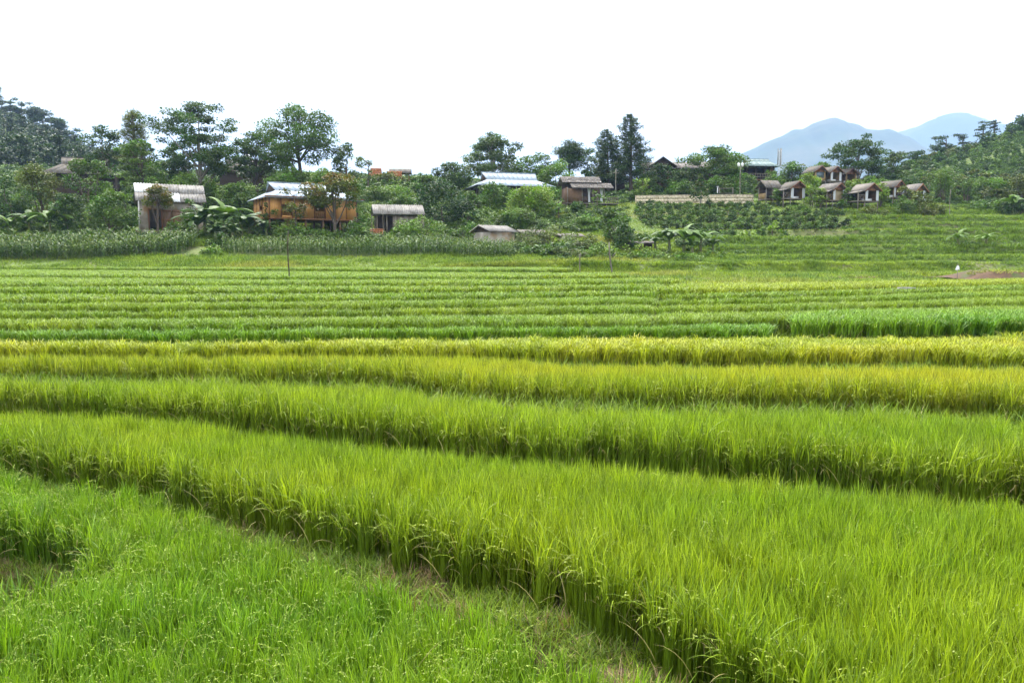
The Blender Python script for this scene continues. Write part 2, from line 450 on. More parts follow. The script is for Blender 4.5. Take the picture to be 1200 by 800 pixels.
def build_crop_library():
    near, mid, far, grass, corn, weed = [], [], [], [], [], []
    for k in range(12):
        g = np.random.default_rng(100 + k)
        culm = lambda n, h, w=(0.010, 0.016): blades(g, n, 2, 0.085, h, (0.0, 0.16), (0.0, 0.1), w, lc=((0.0, 0.15), 0, 0))  # culms darker green, deepened further to stand in for shade among stems
        if k < 4:       # upright ripening rice, flag leaves erect; leaves part from the culms well above the mud
            P = [blades(g, 66, 5, 0.10, (0.32, 0.45), (0.02, 0.22), (0.03, 0.6), (0.007, 0.0135), oz_=(0.30, 0.46)),
                 blades(g, 10, 5, 0.10, (0.34, 0.55), (0.2, 0.5), (0.8, 1.9), (0.009, 0.014), oz_=(0.2, 0.4)),
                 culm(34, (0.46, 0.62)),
                 blades(g, 1 + k % 3, 4, 0.09, (0.4, 0.6), (0.1, 0.4), (0.3, 1.5), (0.008, 0.013), lc=(None, 0, 0.7), oz_=(0.1, 0.3)),
                 panicles(g, 1, 0.1, (0.52, 0.62), 0.010, 9)]
        elif k < 8:     # rice in head: leaves plus nodding panicles
            P = [blades(g, 58, 5, 0.10, (0.30, 0.44), (0.02, 0.26), (0.05, 0.8), (0.007, 0.014), oz_=(0.22, 0.40)),
                 blades(g, 12, 5, 0.09, (0.3, 0.5), (0.1, 0.45), (0.9, 2.0), (0.008, 0.012), oz_=(0.15, 0.35)),
                 culm(30, (0.42, 0.56)),
                 panicles(g, 4, 0.12, (0.54, 0.70), 0.010, 11)]
        else:           # front row: culms darkened as painted shade below, arching leaves and heads above, straw hanging at the foot
            P = [blades(g, 40, 6, 0.10, (0.28, 0.42), (0.03, 0.30), (0.1, 0.9), (0.009, 0.016), oz_=(0.42, 0.54)),
                 blades(g, 8, 6, 0.11, (0.40, 0.62), (0.3, 0.7), (1.2, 2.4), (0.007, 0.012), oz_=(0.28, 0.48)),
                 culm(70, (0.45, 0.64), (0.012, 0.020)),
                 blades(g, 5, 5, 0.12, (0.3, 0.5), (0.4, 1.0), (0.9, 2.0), (0.006, 0.010), lc=(None, 0, 0.8), oz_=(0.05, 0.4)),
                 panicles(g, 6, 0.16, (0.46, 0.64), 0.012, 12)]
        near.append(clump_mesh("rice_near", P))
    for k in range(8):
        g = np.random.default_rng(200 + k)
        e = k >= 5
        P = [blades(g, 30, 3, 0.11, (0.30, 0.42), (0.03, 0.28), (0.05, 0.6), (0.016, 0.026), oz_=(0.36, 0.46)),
             blades(g, 30, 4, 0.11, (0.42, 0.54), (0.05, 0.3), (1.3, 2.3), (0.015, 0.024), power=2.5, oz_=(0.36, 0.46)),
             blades(g, 44 if e else 24, 2, 0.10, (0.48, 0.66), (0.0, 0.14), (0.0, 0.1), (0.018, 0.028), lc=((0.0, 0.12), 0, 0)),  # darkened culms: shade put into their colour, more of them at the edge
             blades(g, 5 if e else 1, 3, 0.1, (0.35, 0.5), (0.2, 0.6), (0.5, 1.8), (0.012, 0.018), lc=(None, 0, 0.7), oz_=(0.1, 0.3)),
             panicles(g, 3, 0.13, (0.54, 0.66), 0.017, 6)]
        mid.append(clump_mesh("rice_mid", P))
    for k in range(6):
        g = np.random.default_rng(300 + k)
        P = [blades(g, 36, 2, 0.20, (0.28, 0.40), (0.03, 0.25), (0.05, 0.5), (0.030, 0.045), oz_=(0.38, 0.46)),
             blades(g, 40, 4, 0.20, (0.40, 0.52), (0.05, 0.3), (1.3, 2.3), (0.028, 0.042), power=2.5, oz_=(0.38, 0.46)),
             blades(g, 54, 2, 0.20, (0.5, 0.66), (0.0, 0.12), (0.0, 0.1), (0.034, 0.05), lc=((0.0, 0.12), 0, 0)),  # culms darkened here too, as shade under the leaves
             panicles(g, 4, 0.22, (0.56, 0.68), 0.03, 4)]
        far.append(clump_mesh("rice_far", P))
    for k in range(6):
        g = np.random.default_rng(400 + k)
        P = [blades(g, 60, 3, 0.13, (0.07, 0.2), (0.05, 0.9), (0.2, 1.4), (0.005, 0.009)),
             blades(g, 6, 3, 0.12, (0.08, 0.2), (0.3, 1.2), (0.2, 1.2), (0.004, 0.007), lc=(None, 0, 0.85))]
        grass.append(clump_mesh("grass", P))
    for k in range(6):  # weeds for the terraces further up: coarser and taller
        g = np.random.default_rng(450 + k)
        P = [blades(g, 46, 3, 0.32, (0.25, 0.65), (0.05, 0.7), (0.2, 1.5), (0.03, 0.055)),
             blades(g, 16, 3, 0.32, (0.15, 0.4), (0.3, 1.1), (0.3, 1.4), (0.05, 0.10))]
        weed.append(clump_mesh("weed", P))
    for k in range(5):
        g = np.random.default_rng(500 + k)
        H = g.uniform(1.7, 2.2)
        nl = 11
        zz = np.linspace(0.25, H * 0.86, nl)
        base = g.uniform(0, np.pi)
        ph = base + np.arange(nl) * np.pi + g.normal(0, 0.35, nl)
        org = np.stack([np.zeros(nl), np.zeros(nl), zz], 1)
        P = [blades(g, nl, 6, 0, (0.65, 0.95), (0.35, 0.65), (1.3, 2.1), (0.085, 0.115), phi=ph, origin=org, power=1.2),
             blades(g, 3, 2, 0.01, (H, H), (0, 0.01), (0, 0.02), (0.045, 0.055)),
             blades(g, 6, 2, 0.01, (0.2, 0.3), (0.1, 0.7), (0.2, 0.7), (0.014, 0.02), base_z=H * 0.9, lc=(None, 0.6, 0.25))]
        corn.append(clump_mesh("corn", P))
    library("rice_near", near); library("rice_mid", mid); library("rice_far", far)
    library("grass", grass); library("weed", weed); library("corn", corn)
build_crop_library()

# ------------------------------------------------------------------ terraces
# canopy edge of every terrace as seen in the photograph, its canopy level (relative to the eye) and crop
def T(z, hr, b, pts, tint, **k): return dict(z=z, hr=hr, b=b, pts=pts, tint=tint, **k)
GRN = (0.155, 0.300, 0.018); YGR = (0.250, 0.365, 0.016); YEL = (0.385, 0.425, 0.024); FAR = (0.200, 0.310, 0.020)
TER = [
    T(-2.40, 0.80, 0.55, [(-300, 487), (-150, 496), (0, 511), (100, 526), (200, 543), (350, 576), (450, 597), (550, 620), (650, 646), (750, 682), (850, 730), (950, 790), (1050, 860), (1200, 990)], YGR),
    T(-2.05, 0.80, 0.40, [(-300, 458), (0, 461), (90, 463), (180, 467), (270, 475), (400, 489), (550, 502), (650, 509), (750, 516), (900, 527), (1050, 537), (1200, 550), (1500, 582)], YGR),
    T(-1.80, 0.75, 0.75, [(-300, 425), (0, 426), (150, 427), (300, 429), (400, 430), (475, 435), (540, 444), (600, 449), (700, 452), (900, 454), (1000, 455), (1100, 457), (1200, 461), (1500, 476)], (0.380, 0.420, 0.022)),
    T(-1.70, 0.75, 0.9, [(-300, 411), (0, 411), (200, 410), (300, 408), (500, 408), (600, 410), (700, 411), (900, 412), (1200, 413), (1500, 415)], YEL),
    T(-1.51, 0.75, 0.35, [(-300, 391), (0, 391), (165, 390), (300, 388), (500, 386), (700, 385), (900, 385), (1200, 384), (1500, 383)], GRN),
    T(-1.40, 0.75, 0.30, [(-300, 376), (0, 376), (300, 376), (600, 374), (770, 373), (900, 370), (1000, 364), (1200, 363), (1500, 362)], FAR),
    T(-1.28, 0.75, 0.30, [(-300, 365), (0, 365), (300, 364), (600, 361), (750, 360), (790, 359), (1000, 356), (1200, 351), (1500, 345)], FAR),
    T(-1.16, 0.75, 0.30, [(-300, 356), (0, 356), (300, 356), (600, 353), (750, 350), (790, 351), (1000, 348), (1200, 342), (1500, 336)], FAR),
    T(-1.03, 0.75, 0.35, [(-300, 348), (0, 348), (300, 347), (600, 344), (750, 341), (790, 345), (1000, 341), (1200, 335), (1500, 330)], FAR),
    T(-0.88, 0.75, 0.35, [(-300, 338), (0, 338), (300, 338), (600, 336), (750, 334), (790, 338), (1000, 334), (1200, 329), (1500, 325)], FAR),
    T(-0.745, 0.75, 0.4, [(-300, 331), (0, 331), (300, 330), (600, 330), (750, 328), (1000, 326), (1200, 323), (1500, 321)], FAR, xmax=775),
    T(-0.588, 0.75, 0.4, [(-300, 320), (0, 321), (300, 323), (600, 323), (750, 322), (1000, 320), (1200, 318.5), (1500, 317)], FAR, xmax=715),
    T(-0.353, 0.75, 0.5, [(-300, 312.6), (0, 313), (300, 314), (600, 315), (750, 315), (1000, 314), (1200, 313.6), (1500, 313)], FAR, xmax=650),
    T(-0.12, 0.75, 0.6, [(-300, 309.5), (0, 309.6), (300, 309.7), (600, 309.8), (1000, 309.8), (1500, 309.8)], FAR, xmax=560),
]
COLS = np.linspace(-280, 1480, 177)
def smooth_interp(x, pts):
    p = np.array(pts, float)
    y = np.interp(np.linspace(-300, 1500, 721), p[:, 0], p[:, 1])
    k = np.hanning(33); k /= k.sum()
    ye = np.concatenate([2 * y[0] - y[1:17][::-1], y, 2 * y[-1] - y[-17:-1][::-1]])
    return np.interp(x, np.linspace(-300, 1500, 721), np.convolve(ye, k, 'valid'))
prevY = None
for i, t in enumerate(TER):
    py = smooth_interp(COLS, t["pts"])
    wob = 0.6 * (fbm(COLS / 60.0, 0 * COLS + i * 7.3, 11) - 0.47) * (py - 308) * 0.08
    # the pixel line is where lit leaf tops give way to the shaded culms, a little below the canopy
    X, Y = at_z(COLS, py + wob, t["z"] - (0.14, 0.24, 0.18, 0.15, 0.10)[i] if i < 5 else t["z"] - 0.05)
    if prevY is not None:
        Y2 = np.maximum(Y, prevY + t["b"] + 0.9)
        X = X * Y2 / Y; Y = Y2
    t["X"], t["Y"] = X, Y
    t["zg"] = CZ + t["z"] - t["hr"]
    prevY = Y
T1_ZG = CZ - 3.5
def terrace_Y(i, px):
    return np.interp(px, COLS, TER[i]["Y"])
EXT = np.array([3.0, 8.0, 16.0, 32.0])
def build_terraces():
    m = len(COLS); ix = np.concatenate([np.zeros(4, int), np.arange(m), np.full(4, m - 1)])
    dx = np.concatenate([-EXT[::-1], np.zeros(m), EXT]); n = len(ix)
    for i, t in enumerate(TER):
        zlow = T1_ZG if i == 0 else TER[i - 1]["zg"]
        Yf, rx = t["Y"][ix], (t["X"] / t["Y"])[ix]
        if i + 1 < len(TER): Yb = (TER[i + 1]["Y"] - TER[i + 1]["b"] * 0.6)[ix]
        else: Yb = Yf + 9.0
        wob = 0.10 * (fbm((rx * Yf + dx) * 1.1, Yf * 1.1, 5 + i) - 0.47)
        rows = [(Yf - t["b"] - 0.30 + wob, zlow - 0.12), (Yf - t["b"] - 0.12 + wob, zlow + 0.6 * (t["zg"] - zlow)),
                (Yf - t["b"] + 0.04 + wob, t["zg"] + 0.03), (Yf - 0.5 * t["b"], t["zg"] + 0.04 + wob * 0.4), (Yf - 0.06, t["zg"] + 0.01),
                (Yf * 0.5 + Yb * 0.5, t["zg"] + 0 * Yf), (Yb + 0.3, t["zg"] + 0 * Yf)]
        V = np.concatenate([np.stack([rx * y + dx, y, z + 0 * y], 1) for y, z in rows])
        q = []
        for r in range(len(rows) - 1):
            a = np.arange(n - 1) + r * n
            q.append(np.stack([a, a + 1, a + 1 + n, a + n], 1))
        me = mesh_np("terrace", V, np.concatenate(q), smooth=False)
        me.materials.append(M["bund"]); me.materials.append(M["mud"])
        mi = np.concatenate([np.full(n - 1, 0 if r < 4 else 1) for r in range(len(rows) - 1)])
        me.polygons.foreach_set("material_index", mi.astype(np.int32))
        o = link("terrace", me)
        tag(o, "stepped earth terrace with a low bund along its front edge", "terrace", "rice terraces up the slope", "structure")
build_terraces()

# lowest paddy with its notch, the patch below it and the bank the photographer stands on
NOTCH = [(-8.5, 9.6), (-5.75, 9.05), (-4.75, 8.55), (-4.25, 7.9), (-4.3, 7.35), (-4.6, 6.9), (-4.75, 6.3), (-4.6, 5.4), (-4.6, 3.0), (-14, 2.0), (-14, 9.9)]
def sstep(a, b, x):
    t = np.clip((x - a) / (b - a), 0, 1)
    return t * t * (3 - 2 * t)
def in_poly(X, Y, poly):
    X = np.asarray(X); Y = np.asarray(Y); c = np.zeros(X.shape, bool); j = len(poly) - 1
    for i in range(len(poly)):
        xi, yi = poly[i]; xj, yj = poly[j]
        cond = ((yi > Y) != (yj > Y)) & (X < (xj - xi) * (Y - yi) / (yj - yi + 1e-12) + xi)
        c ^= cond; j = i
    return c
def seg_dist(X, Y, poly):
    d = np.full(np.shape(X), 1e9)
    for i in range(len(poly)):
        (x0, y0), (x1, y1) = poly[i], poly[(i + 1) % len(poly)]
        t = np.clip(((X - x0) * (x1 - x0) + (Y - y0) * (y1 - y0)) / ((x1 - x0) ** 2 + (y1 - y0) ** 2), 0, 1)
        d = np.minimum(d, np.hypot(X - x0 - t * (x1 - x0), Y - y0 - t * (y1 - y0)))
    return d
def paddy_z(X, Y):
    X = np.asarray(X, float); Y = np.asarray(Y, float)
    ins = in_poly(X, Y, NOTCH); d = seg_dist(X, Y, NOTCH)
    z = T1_ZG + 0.04 * (fbm(X * 2, Y * 2, 3) - 0.47)
    z = np.where(ins, z - 0.38 * np.clip(d / 0.25, 0, 1), z)
    bank = np.clip((3.6 - Y) / 3.0, 0, 1); bank = bank * bank * (3 - 2 * bank)
    return z + bank * (CZ - 1.62 - T1_ZG)
def build_paddy():
    xs = np.arange(-26, 20.01, 0.2); ys = np.arange(-8, 20.01, 0.2)
    GX, GY = np.meshgrid(xs, ys)
    Z = paddy_z(GX, GY)
    V = np.stack([GX.ravel(), GY.ravel(), Z.ravel()], 1)
    nx, ny = len(xs), len(ys)
    a = (np.arange(ny - 1)[:, None] * nx + np.arange(nx - 1)[None, :]).ravel()
    o = link("ground", mesh_np("ground", V, np.stack([a, a + 1, a + 1 + nx, a + nx], 1), smooth=True), M["bund"])
    tag(o, "muddy floor of the lowest paddy and the bank beside it", "ground", None, "structure")
build_paddy()

RNG = np.random.default_rng(7)
def jitter_grid(x0, x1, y0, y1, s, rng):
    nx, ny = int((x1 - x0) / s), int((y1 - y0) / s)
    gx, gy = np.meshgrid(np.arange(nx), np.arange(ny))
    X = x0 + (gx + 0.5 * (gy % 2) + rng.uniform(-0.32, 0.32, gx.shape)) * s
    Y = y0 + (gy + rng.uniform(-0.32, 0.32, gx.shape)) * s
    return X.ravel(), Y.ravel()
def tint_of(base, X, Y, rng, amt=0.22, seed=0):
    n = fbm(X * 0.35, Y * 0.6, 40 + seed) - 0.47
    f = fbm(X * 1.7, Y * 1.7, 60 + seed) - 0.47
    v = 1 + amt * (n * 1.2 + f * 0.8) + rng.normal(0, 0.10, len(X))
    warm = 1 + 0.35 * n + 0.15 * f
    b = np.array(base)
    c = b[None, :] * v[:, None]
    c[:, 0] *= warm
    return c
RICE_LABELS = {
    0: "tall yellow-green rice with a dark drooping front above the grassy footpath",
    1: "tall yellow-green rice with bent straw along its dark front, second step from the footpath",
    2: "golden ripening rice above a strip of short bright grass, lower of the two yellow fields",
    3: "thin golden ripening rice, upper of the two yellow fields",
    4: "fresh green rice directly behind the yellow fields, tallest at its right block",
}
def rice_field(i):
    t = TER[i]
    g = np.random.default_rng(900 + i)
    Ymin, Ymax = t["Y"].min(), (TER[i + 1]["Y"].max() if i + 1 < len(TER) else t["Y"].max() + 9)
    Yd = np.median(t["Y"])
    lib = "rice_near" if i < 3 else ("rice_mid" if i < 8 else "rice_far")
    s = {"rice_near": 0.175, "rice_mid": 0.20, "rice_far": 0.31}[lib]
    W = max(0.82 * Ymax, 16.0)
    X, Y = jitter_grid(-W, W, Ymin, Ymax, s, g)
    px, _ = project(X, Y, CZ + t["z"])
    keep = ((px > -170) & (px < 1370)) | ((i < 6) & (np.abs(X) < 13 + 0.35 * Y) & (Y > 3.4))
    X, Y, px = X[keep], Y[keep], px[keep]
    yf = terrace_Y(i, px)
    yb = terrace_Y(i + 1, px) - TER[i + 1]["b"] if i + 1 < len(TER) else yf + 8.0
    if i == 1: yb = yb - 0.15
    if i == 2: yb = yb - np.where(px > 560, np.clip((px - 560) / 120, 0, 1) * 0.9, 0)
    keep = (Y > yf) & (Y < yb)
    if "xmax" in t: keep &= px < t["xmax"] + 18 * np.sin(Y)
    if 5 <= i <= 9:      # the diagonal footpath that splits the strips
        keep &= np.abs(px - (772 + (i - 7) * 4)) > 6
    if i == 4: keep &= ~((px > 900) & (px < 932))
    X, Y, px, yf = X[keep], Y[keep], px[keep], yf[keep]
    n = len(X)
    edge = (Y - yf) < 0.22
    nb = {"rice_near": (4, 4, 4), "rice_mid": (5, 0, 3), "rice_far": (6, 0, 0)}[lib]
    idx = g.integers(0, nb[0], n)
    if nb[1]: idx = np.where(g.uniform(size=n) < 0.05, nb[0] + g.integers(0, nb[1], n), idx)
    if nb[2]: idx = np.where(edge, nb[0] + nb[1] + g.integers(0, nb[2], n), idx)
    rot = np.zeros((n, 3)); rot[:, 2] = g.uniform(0, 2 * np.pi, n)
    rot[:, 0] = g.normal(0, 0.05, n); rot[:, 1] = g.normal(0, 0.05, n)
    # edge plants lean out over the bund, towards the viewer's side (-Y)
    lean = np.where(edge, g.uniform(-0.05, 0.10, n), 0)
    rot[:, 0] += lean * np.cos(-rot[:, 2]); rot[:, 1] += lean * np.sin(-rot[:, 2])
    hf = 1 + (0.14 if i < 4 else 0.06) * (fbm(X * 0.8, Y * 0.8, 77 + i) - 0.47) + g.normal(0, 0.05 if i < 4 else 0.02, n)
    if i == 4: hf = np.where(px >= 930, hf * 1.28, hf)
    ybk = yb[keep]
    hf = hf * (1 - (0.17 if i > 3 else 0.10) * sstep(0.9, 0.15, ybk - Y))
    sc = np.stack([hf * g.uniform(0.9, 1.1, n), hf * g.uniform(0.9, 1.1, n), hf * t["hr"] / 0.80], 1)
    c = tint_of(t["tint"], X, Y, g, seed=i)
    if i in (2, 3):      # greener where the yellow fields run thin
        k = 0.55 * np.clip((fbm(X * 0.5, Y * 1.4, 91 + i) - 0.47) * 4, 0, 1)[:, None]
        c = c * (1 - k) + np.array(YGR) * k
        if i == 2:
            e = np.clip(1 - (Y - yf) / 0.5, 0, 1)[:, None] * 0.5
            c = c * (1 - e) + np.array(YGR) * e
    if i == 10 or i == 9:
        k = np.clip((px - 770) / 60, 0, 1)[:, None] * 0.5
        c = c * (1 - k) + np.array(YEL) * k
    pos = np.stack([X, Y, np.full(n, t["zg"] - 0.03)], 1)
    lab = RICE_LABELS.get(i)
    grp = None
    if lab is None:
        lab = "narrow strip of green rice on the middle and upper terraces"; grp = "green rice strips up the slope"
    scatter("rice_crop", lib, pos, rot, sc, idx, c, lab, "rice", grp)
for _i in range(len(TER)): rice_field(_i)

def lowest_rice():
    g = np.random.default_rng(55)
    X, Y = jitter_grid(-15, 6, 3.9, 14, 0.165, g)
    px, py = project(X, Y, CZ - 2.85)
    yb = terrace_Y(0, px) - 0.42 - 0.45 * np.clip((px - 180) / 260, 0, 1)
    dn = seg_dist(X, Y, NOTCH); ins = in_poly(X, Y, NOTCH)
    path = 0.25 * (fbm(X * 2.2, Y * 2.2, 8) - 0.47)
    keep = (Y < yb + path) & (px > -260) & (px < 1250) & ~(ins) & (dn > 0.05)
    X1, Y1, d1 = X[keep], Y[keep], dn[keep]
    def put(X, Y, d, zz, label, sc0):
        n = len(X)
        edge = d < 0.2
        idx = np.where(g.uniform(size=n) < 0.7, 4 + g.integers(0, 4, n), g.integers(0, 4, n))
        idx = np.where(edge, 8 + g.integers(0, 4, n), idx)
        rot = np.zeros((n, 3)); rot[:, 2] = g.uniform(0, 2 * np.pi, n)
        rot[:, 0] = g.normal(0, 0.07, n); rot[:, 1] = g.normal(0, 0.07, n)
        hf = sc0 * (1 + 0.22 * (fbm(X * 1.1, Y * 1.1, 17) - 0.47) + g.normal(0, 0.07, n))
        sc = np.stack([hf * 1.12, hf * 1.12, hf], 1)
        c = tint_of((0.195, 0.345, 0.016), X, Y, g, seed=30)
        scatter("rice_crop", "rice_near", np.stack([X, Y, zz - 0.02], 1), rot, sc, idx, c, label, "rice")
    put(X1, Y1, d1, paddy_z(X1, Y1), "fresh green rice with pale nodding seed heads on the lowest broad paddy", 0.83)
    # the scrap of field below the notch
    keep = ins & (px > -330) & (px < 30) & (dn > 0.25) & ((X < -5.35) | (Y < 5.6)) & (Y < 8.2) & (Y > 3.9)
    put(X[keep], Y[keep], dn[keep] * 0 + 1, paddy_z(X[keep], Y[keep]), "scrap of green rice below the bare earth notch beside the lowest paddy", 0.8)
lowest_rice()

# grass on the bunds
def bund_grass():
    g = np.random.default_rng(66)
    Ps, Cs, Ss = [], [], []
    for i, t in enumerate(TER):
        if i > 9: break
        dens = [70, 60, 60, 50, 30, 26, 22, 18, 14, 12][i]
        for j in range(len(COLS) - 1):
            xm = COLS[j]
            if i > 4 and (xm < -150 or xm > 1340): continue
            w = t["b"] + 0.3 + (0.9 if i == 3 and xm > 600 else 0)
            wid = abs(t["X"][j + 1] - t["X"][j])
            n = g.poisson(dens * w * wid)
            if n == 0: continue
            u = g.uniform(0, 1, n); v = g.uniform(-0.1, 1, n)
            yf = t["Y"][j] * (1 - u) + t["Y"][j + 1] * u
            y = yf - v * w
            x = (t["X"][j] / t["Y"][j] * (1 - u) + t["X"][j + 1] / t["Y"][j + 1] * u) * y
            # bare trodden earth shows through in patches
            bare = fbm(x * 1.6, y * 1.6, 21)
            k = bare < (0.66 if i == 0 else 0.60)
            zlow = T1_ZG if i == 0 else TER[i - 1]["zg"]
            fr = np.clip((v * w - t["b"]) / 0.25, 0, 1)
            z = t["zg"] * (1 - fr) + zlow * fr + 0.02
            Ps.append(np.stack([x, y, z], 1)[k])
            s = g.uniform(0.7, 1.5, n) * (1.0 if i < 2 else (2.0 if i in (2, 3) else 1.7))
            Ss.append(np.stack([s * 1.2, s * 1.2, s], 1)[k])
            Cs.append(tint_of((0.175, 0.270, 0.020), x, y, g, 0.35, 5)[k])
    # the trodden path in front of the second terrace and the notch
    X, Y = jitter_grid(-14, 5, 3.5, 13, 0.075, g)
    px, py = project(X, Y, T1_ZG)
    yb = terrace_Y(0, px)
    dn = seg_dist(X, Y, NOTCH); ins = in_poly(X, Y, NOTCH)
    k = (((Y > yb - 1.45) & (Y < yb - 0.3)) | (ins & (dn < 2.2))) & (fbm(X * 1.4, Y * 1.4, 33) < np.where(ins, 0.49, 0.50)) & (px > -200) & (px < 1250)
    X, Y = X[k], Y[k]
    Ps.append(np.stack([X, Y, paddy_z(X, Y)], 1)); s = g.uniform(0.6, 1.2, len(X))
    Ss.append(np.stack([s, s, s], 1)); Cs.append(tint_of((0.175, 0.265, 0.020), X, Y, g, 0.35, 5))
    # the bank at the photographer's feet
    X, Y = jitter_grid(-12, 12, -4, 4.2, 0.13, g)
    Ps.append(np.stack([X, Y, paddy_z(X, Y)], 1)); s = g.uniform(0.8, 1.6, len(X))
    Ss.append(np.stack([s, s, s], 1)); Cs.append(tint_of((0.14, 0.23, 0.022), X, Y, g, 0.35, 5))
    P = np.concatenate(Ps); n = len(P); C = np.concatenate(Cs)
    k = ((fbm(P[:, 0] * 1.1, P[:, 1] * 1.1, 37) > 0.52) & (g.uniform(size=n) < 0.38)) | (g.uniform(size=n) < 0.05)
    k &= P[:, 2] < TER[0]["zg"] + 0.06
    C[k] = np.array((0.30, 0.215, 0.10)) * g.uniform(0.7, 1.2, (k.sum(), 1))
    Cs = [C]
    rot = np.zeros((n, 3)); rot[:, 2] = g.uniform(0, 6.28, n)
    scatter("grass", "grass", P, rot, np.concatenate(Ss), g.integers(0, 6, n), np.concatenate(Cs),
            "short green grass on the earth bunds between the rice terraces", "grass")
bund_grass()

# ================================================================== hillside
# ground points read off the photograph: pixel and distance (m)
HPTS = [
    (-300, 304, 80), (-100, 304, 80), (0, 303, 80), (120, 302, 80), (240, 302, 80), (400, 304, 79), (520, 306, 77), (600, 308, 75), (680, 310, 74), (760, 310, 74), (900, 309.5, 74), (1050, 309, 74), (1200, 308.5, 74), (1400, 308, 74),
    (0, 283, 90), (200, 281, 90), (400, 284, 89), (560, 290, 87), (680, 296, 84), (800, 297, 82),
    (-200, 268, 98), (40, 270, 97), (200, 271, 98), (350, 272.5, 98), (460, 276, 99), (575, 285, 94), (680, 284, 92), (800, 283, 92),
    (920, 290, 86), (1050, 289, 86), (1200, 288, 86), (1400, 285, 88),
    (60, 245, 116), (200, 240, 120), (350, 240, 122), (500, 250, 114), (600, 247, 118), (690, 247, 119), (740, 243, 123), (812, 239, 126), (880, 241, 124), (800, 262, 106), (900, 262, 106),
    (920, 241.5, 121), (980, 242.5, 120), (1020, 244.5, 119), (1070, 243, 121), (1130, 247, 118), (1200, 250, 118), (1000, 262, 105), (1150, 264, 105), (1300, 262, 108), (1400, 250, 120),
    (-200, 215, 150), (60, 215, 150), (200, 212, 150), (300, 212, 146), (440, 212, 152), (530, 222, 150), (600, 229, 140), (680, 228, 145), (760, 223, 150), (840, 223, 148), (900, 216, 150), (970, 217, 143), (1040, 225, 150),
    (300, 216, 185), (450, 216, 185), (600, 224, 185), (750, 226, 185), (900, 224, 190),
    (450, 260, 300), (600, 262, 300), (750, 262, 300), (880, 260, 300), (600, 280, 420), (850, 280, 420), (300, 262, 330), (300, 290, 430),
    (-300, 190, 210), (0, 200, 200), (90, 205, 205), (160, 232, 230), (230, 262, 300),
    (-300, 128, 320), (-150, 128, 330), (0, 139, 340), (30, 150, 340), (60, 163, 340), (100, 190, 340), (140, 214, 340), (0, 165, 270), (60, 178, 275), (-150, 160, 270), (0, 150, 420), (60, 175, 420), (-300, 150, 430),
    (1060, 208, 215), (1100, 196, 225), (1150, 177, 235), (1200, 158, 245), (1300, 120, 260), (1450, 80, 280), (1120, 222, 170), (1200, 215, 170), (1300, 200, 175), (1020, 232, 220), (960, 245, 260),
    (1100, 215, 310), (1200, 190, 330), (1400, 140, 360), (1100, 250, 430), (1300, 200, 430),
]
_hp = np.array([at_d(*p) for p in HPTS], float)
_hx = np.concatenate([_hp[:, 0], [-420, -420, 420, 420]]); _hy = np.concatenate([_hp[:, 1], [60, 480, 60, 480]]); _hz = np.concatenate([_hp[:, 2], [16, 60, 14, 40]])
def _tps(r2): return 0.5 * r2 * np.log(r2 + 1e-9)
def _fit():
    n = len(_hx); S = 100.0
    x, y = _hx / S, _hy / S
    K = _tps((x[:, None] - x[None]) ** 2 + (y[:, None] - y[None]) ** 2) + 0.0006 * np.eye(n)
    P = np.stack([np.ones(n), x, y], 1)
    A = np.block([[K, P], [P.T, np.zeros((3, 3))]])
    return np.linalg.solve(A, np.concatenate([_hz, np.zeros(3)]))
_hw = _fit()
def hill_raw(X, Y):
    X = np.asarray(X, float); Y = np.asarray(Y, float)
    x, y = X.ravel() / 100.0, Y.ravel() / 100.0
    out = np.zeros(x.shape)
    for s in range(0, len(x), 20000):
        xs, ys = x[s:s + 20000], y[s:s + 20000]
        r2 = (xs[:, None] - _hx[None] / 100) ** 2 + (ys[:, None] - _hy[None] / 100) ** 2
        out[s:s + 20000] = _tps(r2) @ _hw[:-3] + _hw[-3] + _hw[-2] * xs + _hw[-1] * ys
    return out.reshape(X.shape)
def sstep(a, b, x):
    t = np.clip((x - a) / (b - a), 0, 1)
    return t * t * (3 - 2 * t)
def hill_z(X, Y):
    X = np.asarray(X, float); Y = np.asarray(Y, float)
    h = hill_raw(X, Y)
    far = sstep(78, 120, Y)
    h = h + (fbm(X * 0.06, Y * 0.06, 70) - 0.47) * 1.6 * sstep(100, 200, Y) + (fbm(X * 0.35, Y * 0.35, 71) - 0.47) * 0.5 * sstep(78, 86, Y)
    # worn terrace steps on the weedy slope to the right
    w = sstep(18, 26, X) * (1 - sstep(60, 80, X)) * (1 - sstep(112, 120, Y)) * sstep(74, 78, Y)
    s = 1.15
    hn = h + 0.5 * (fbm(X * 0.05, Y * 0.05, 73) - 0.47)
    f = hn / s - np.floor(hn / s)
    hs = (np.floor(hn / s) + 0.12 * f + 0.88 * sstep(0.68, 0.92, f)) * s
    h = h * (1 - w) + hs * w
    # the terraced rice lies over the foot of the hill
    return np.where(Y < 73.5, np.minimum(h, CZ - 1.25 - 0.02 * (74 - Y)), h)
def hz(x, y): return float(hill_z(np.array([x]), np.array([y]))[0])
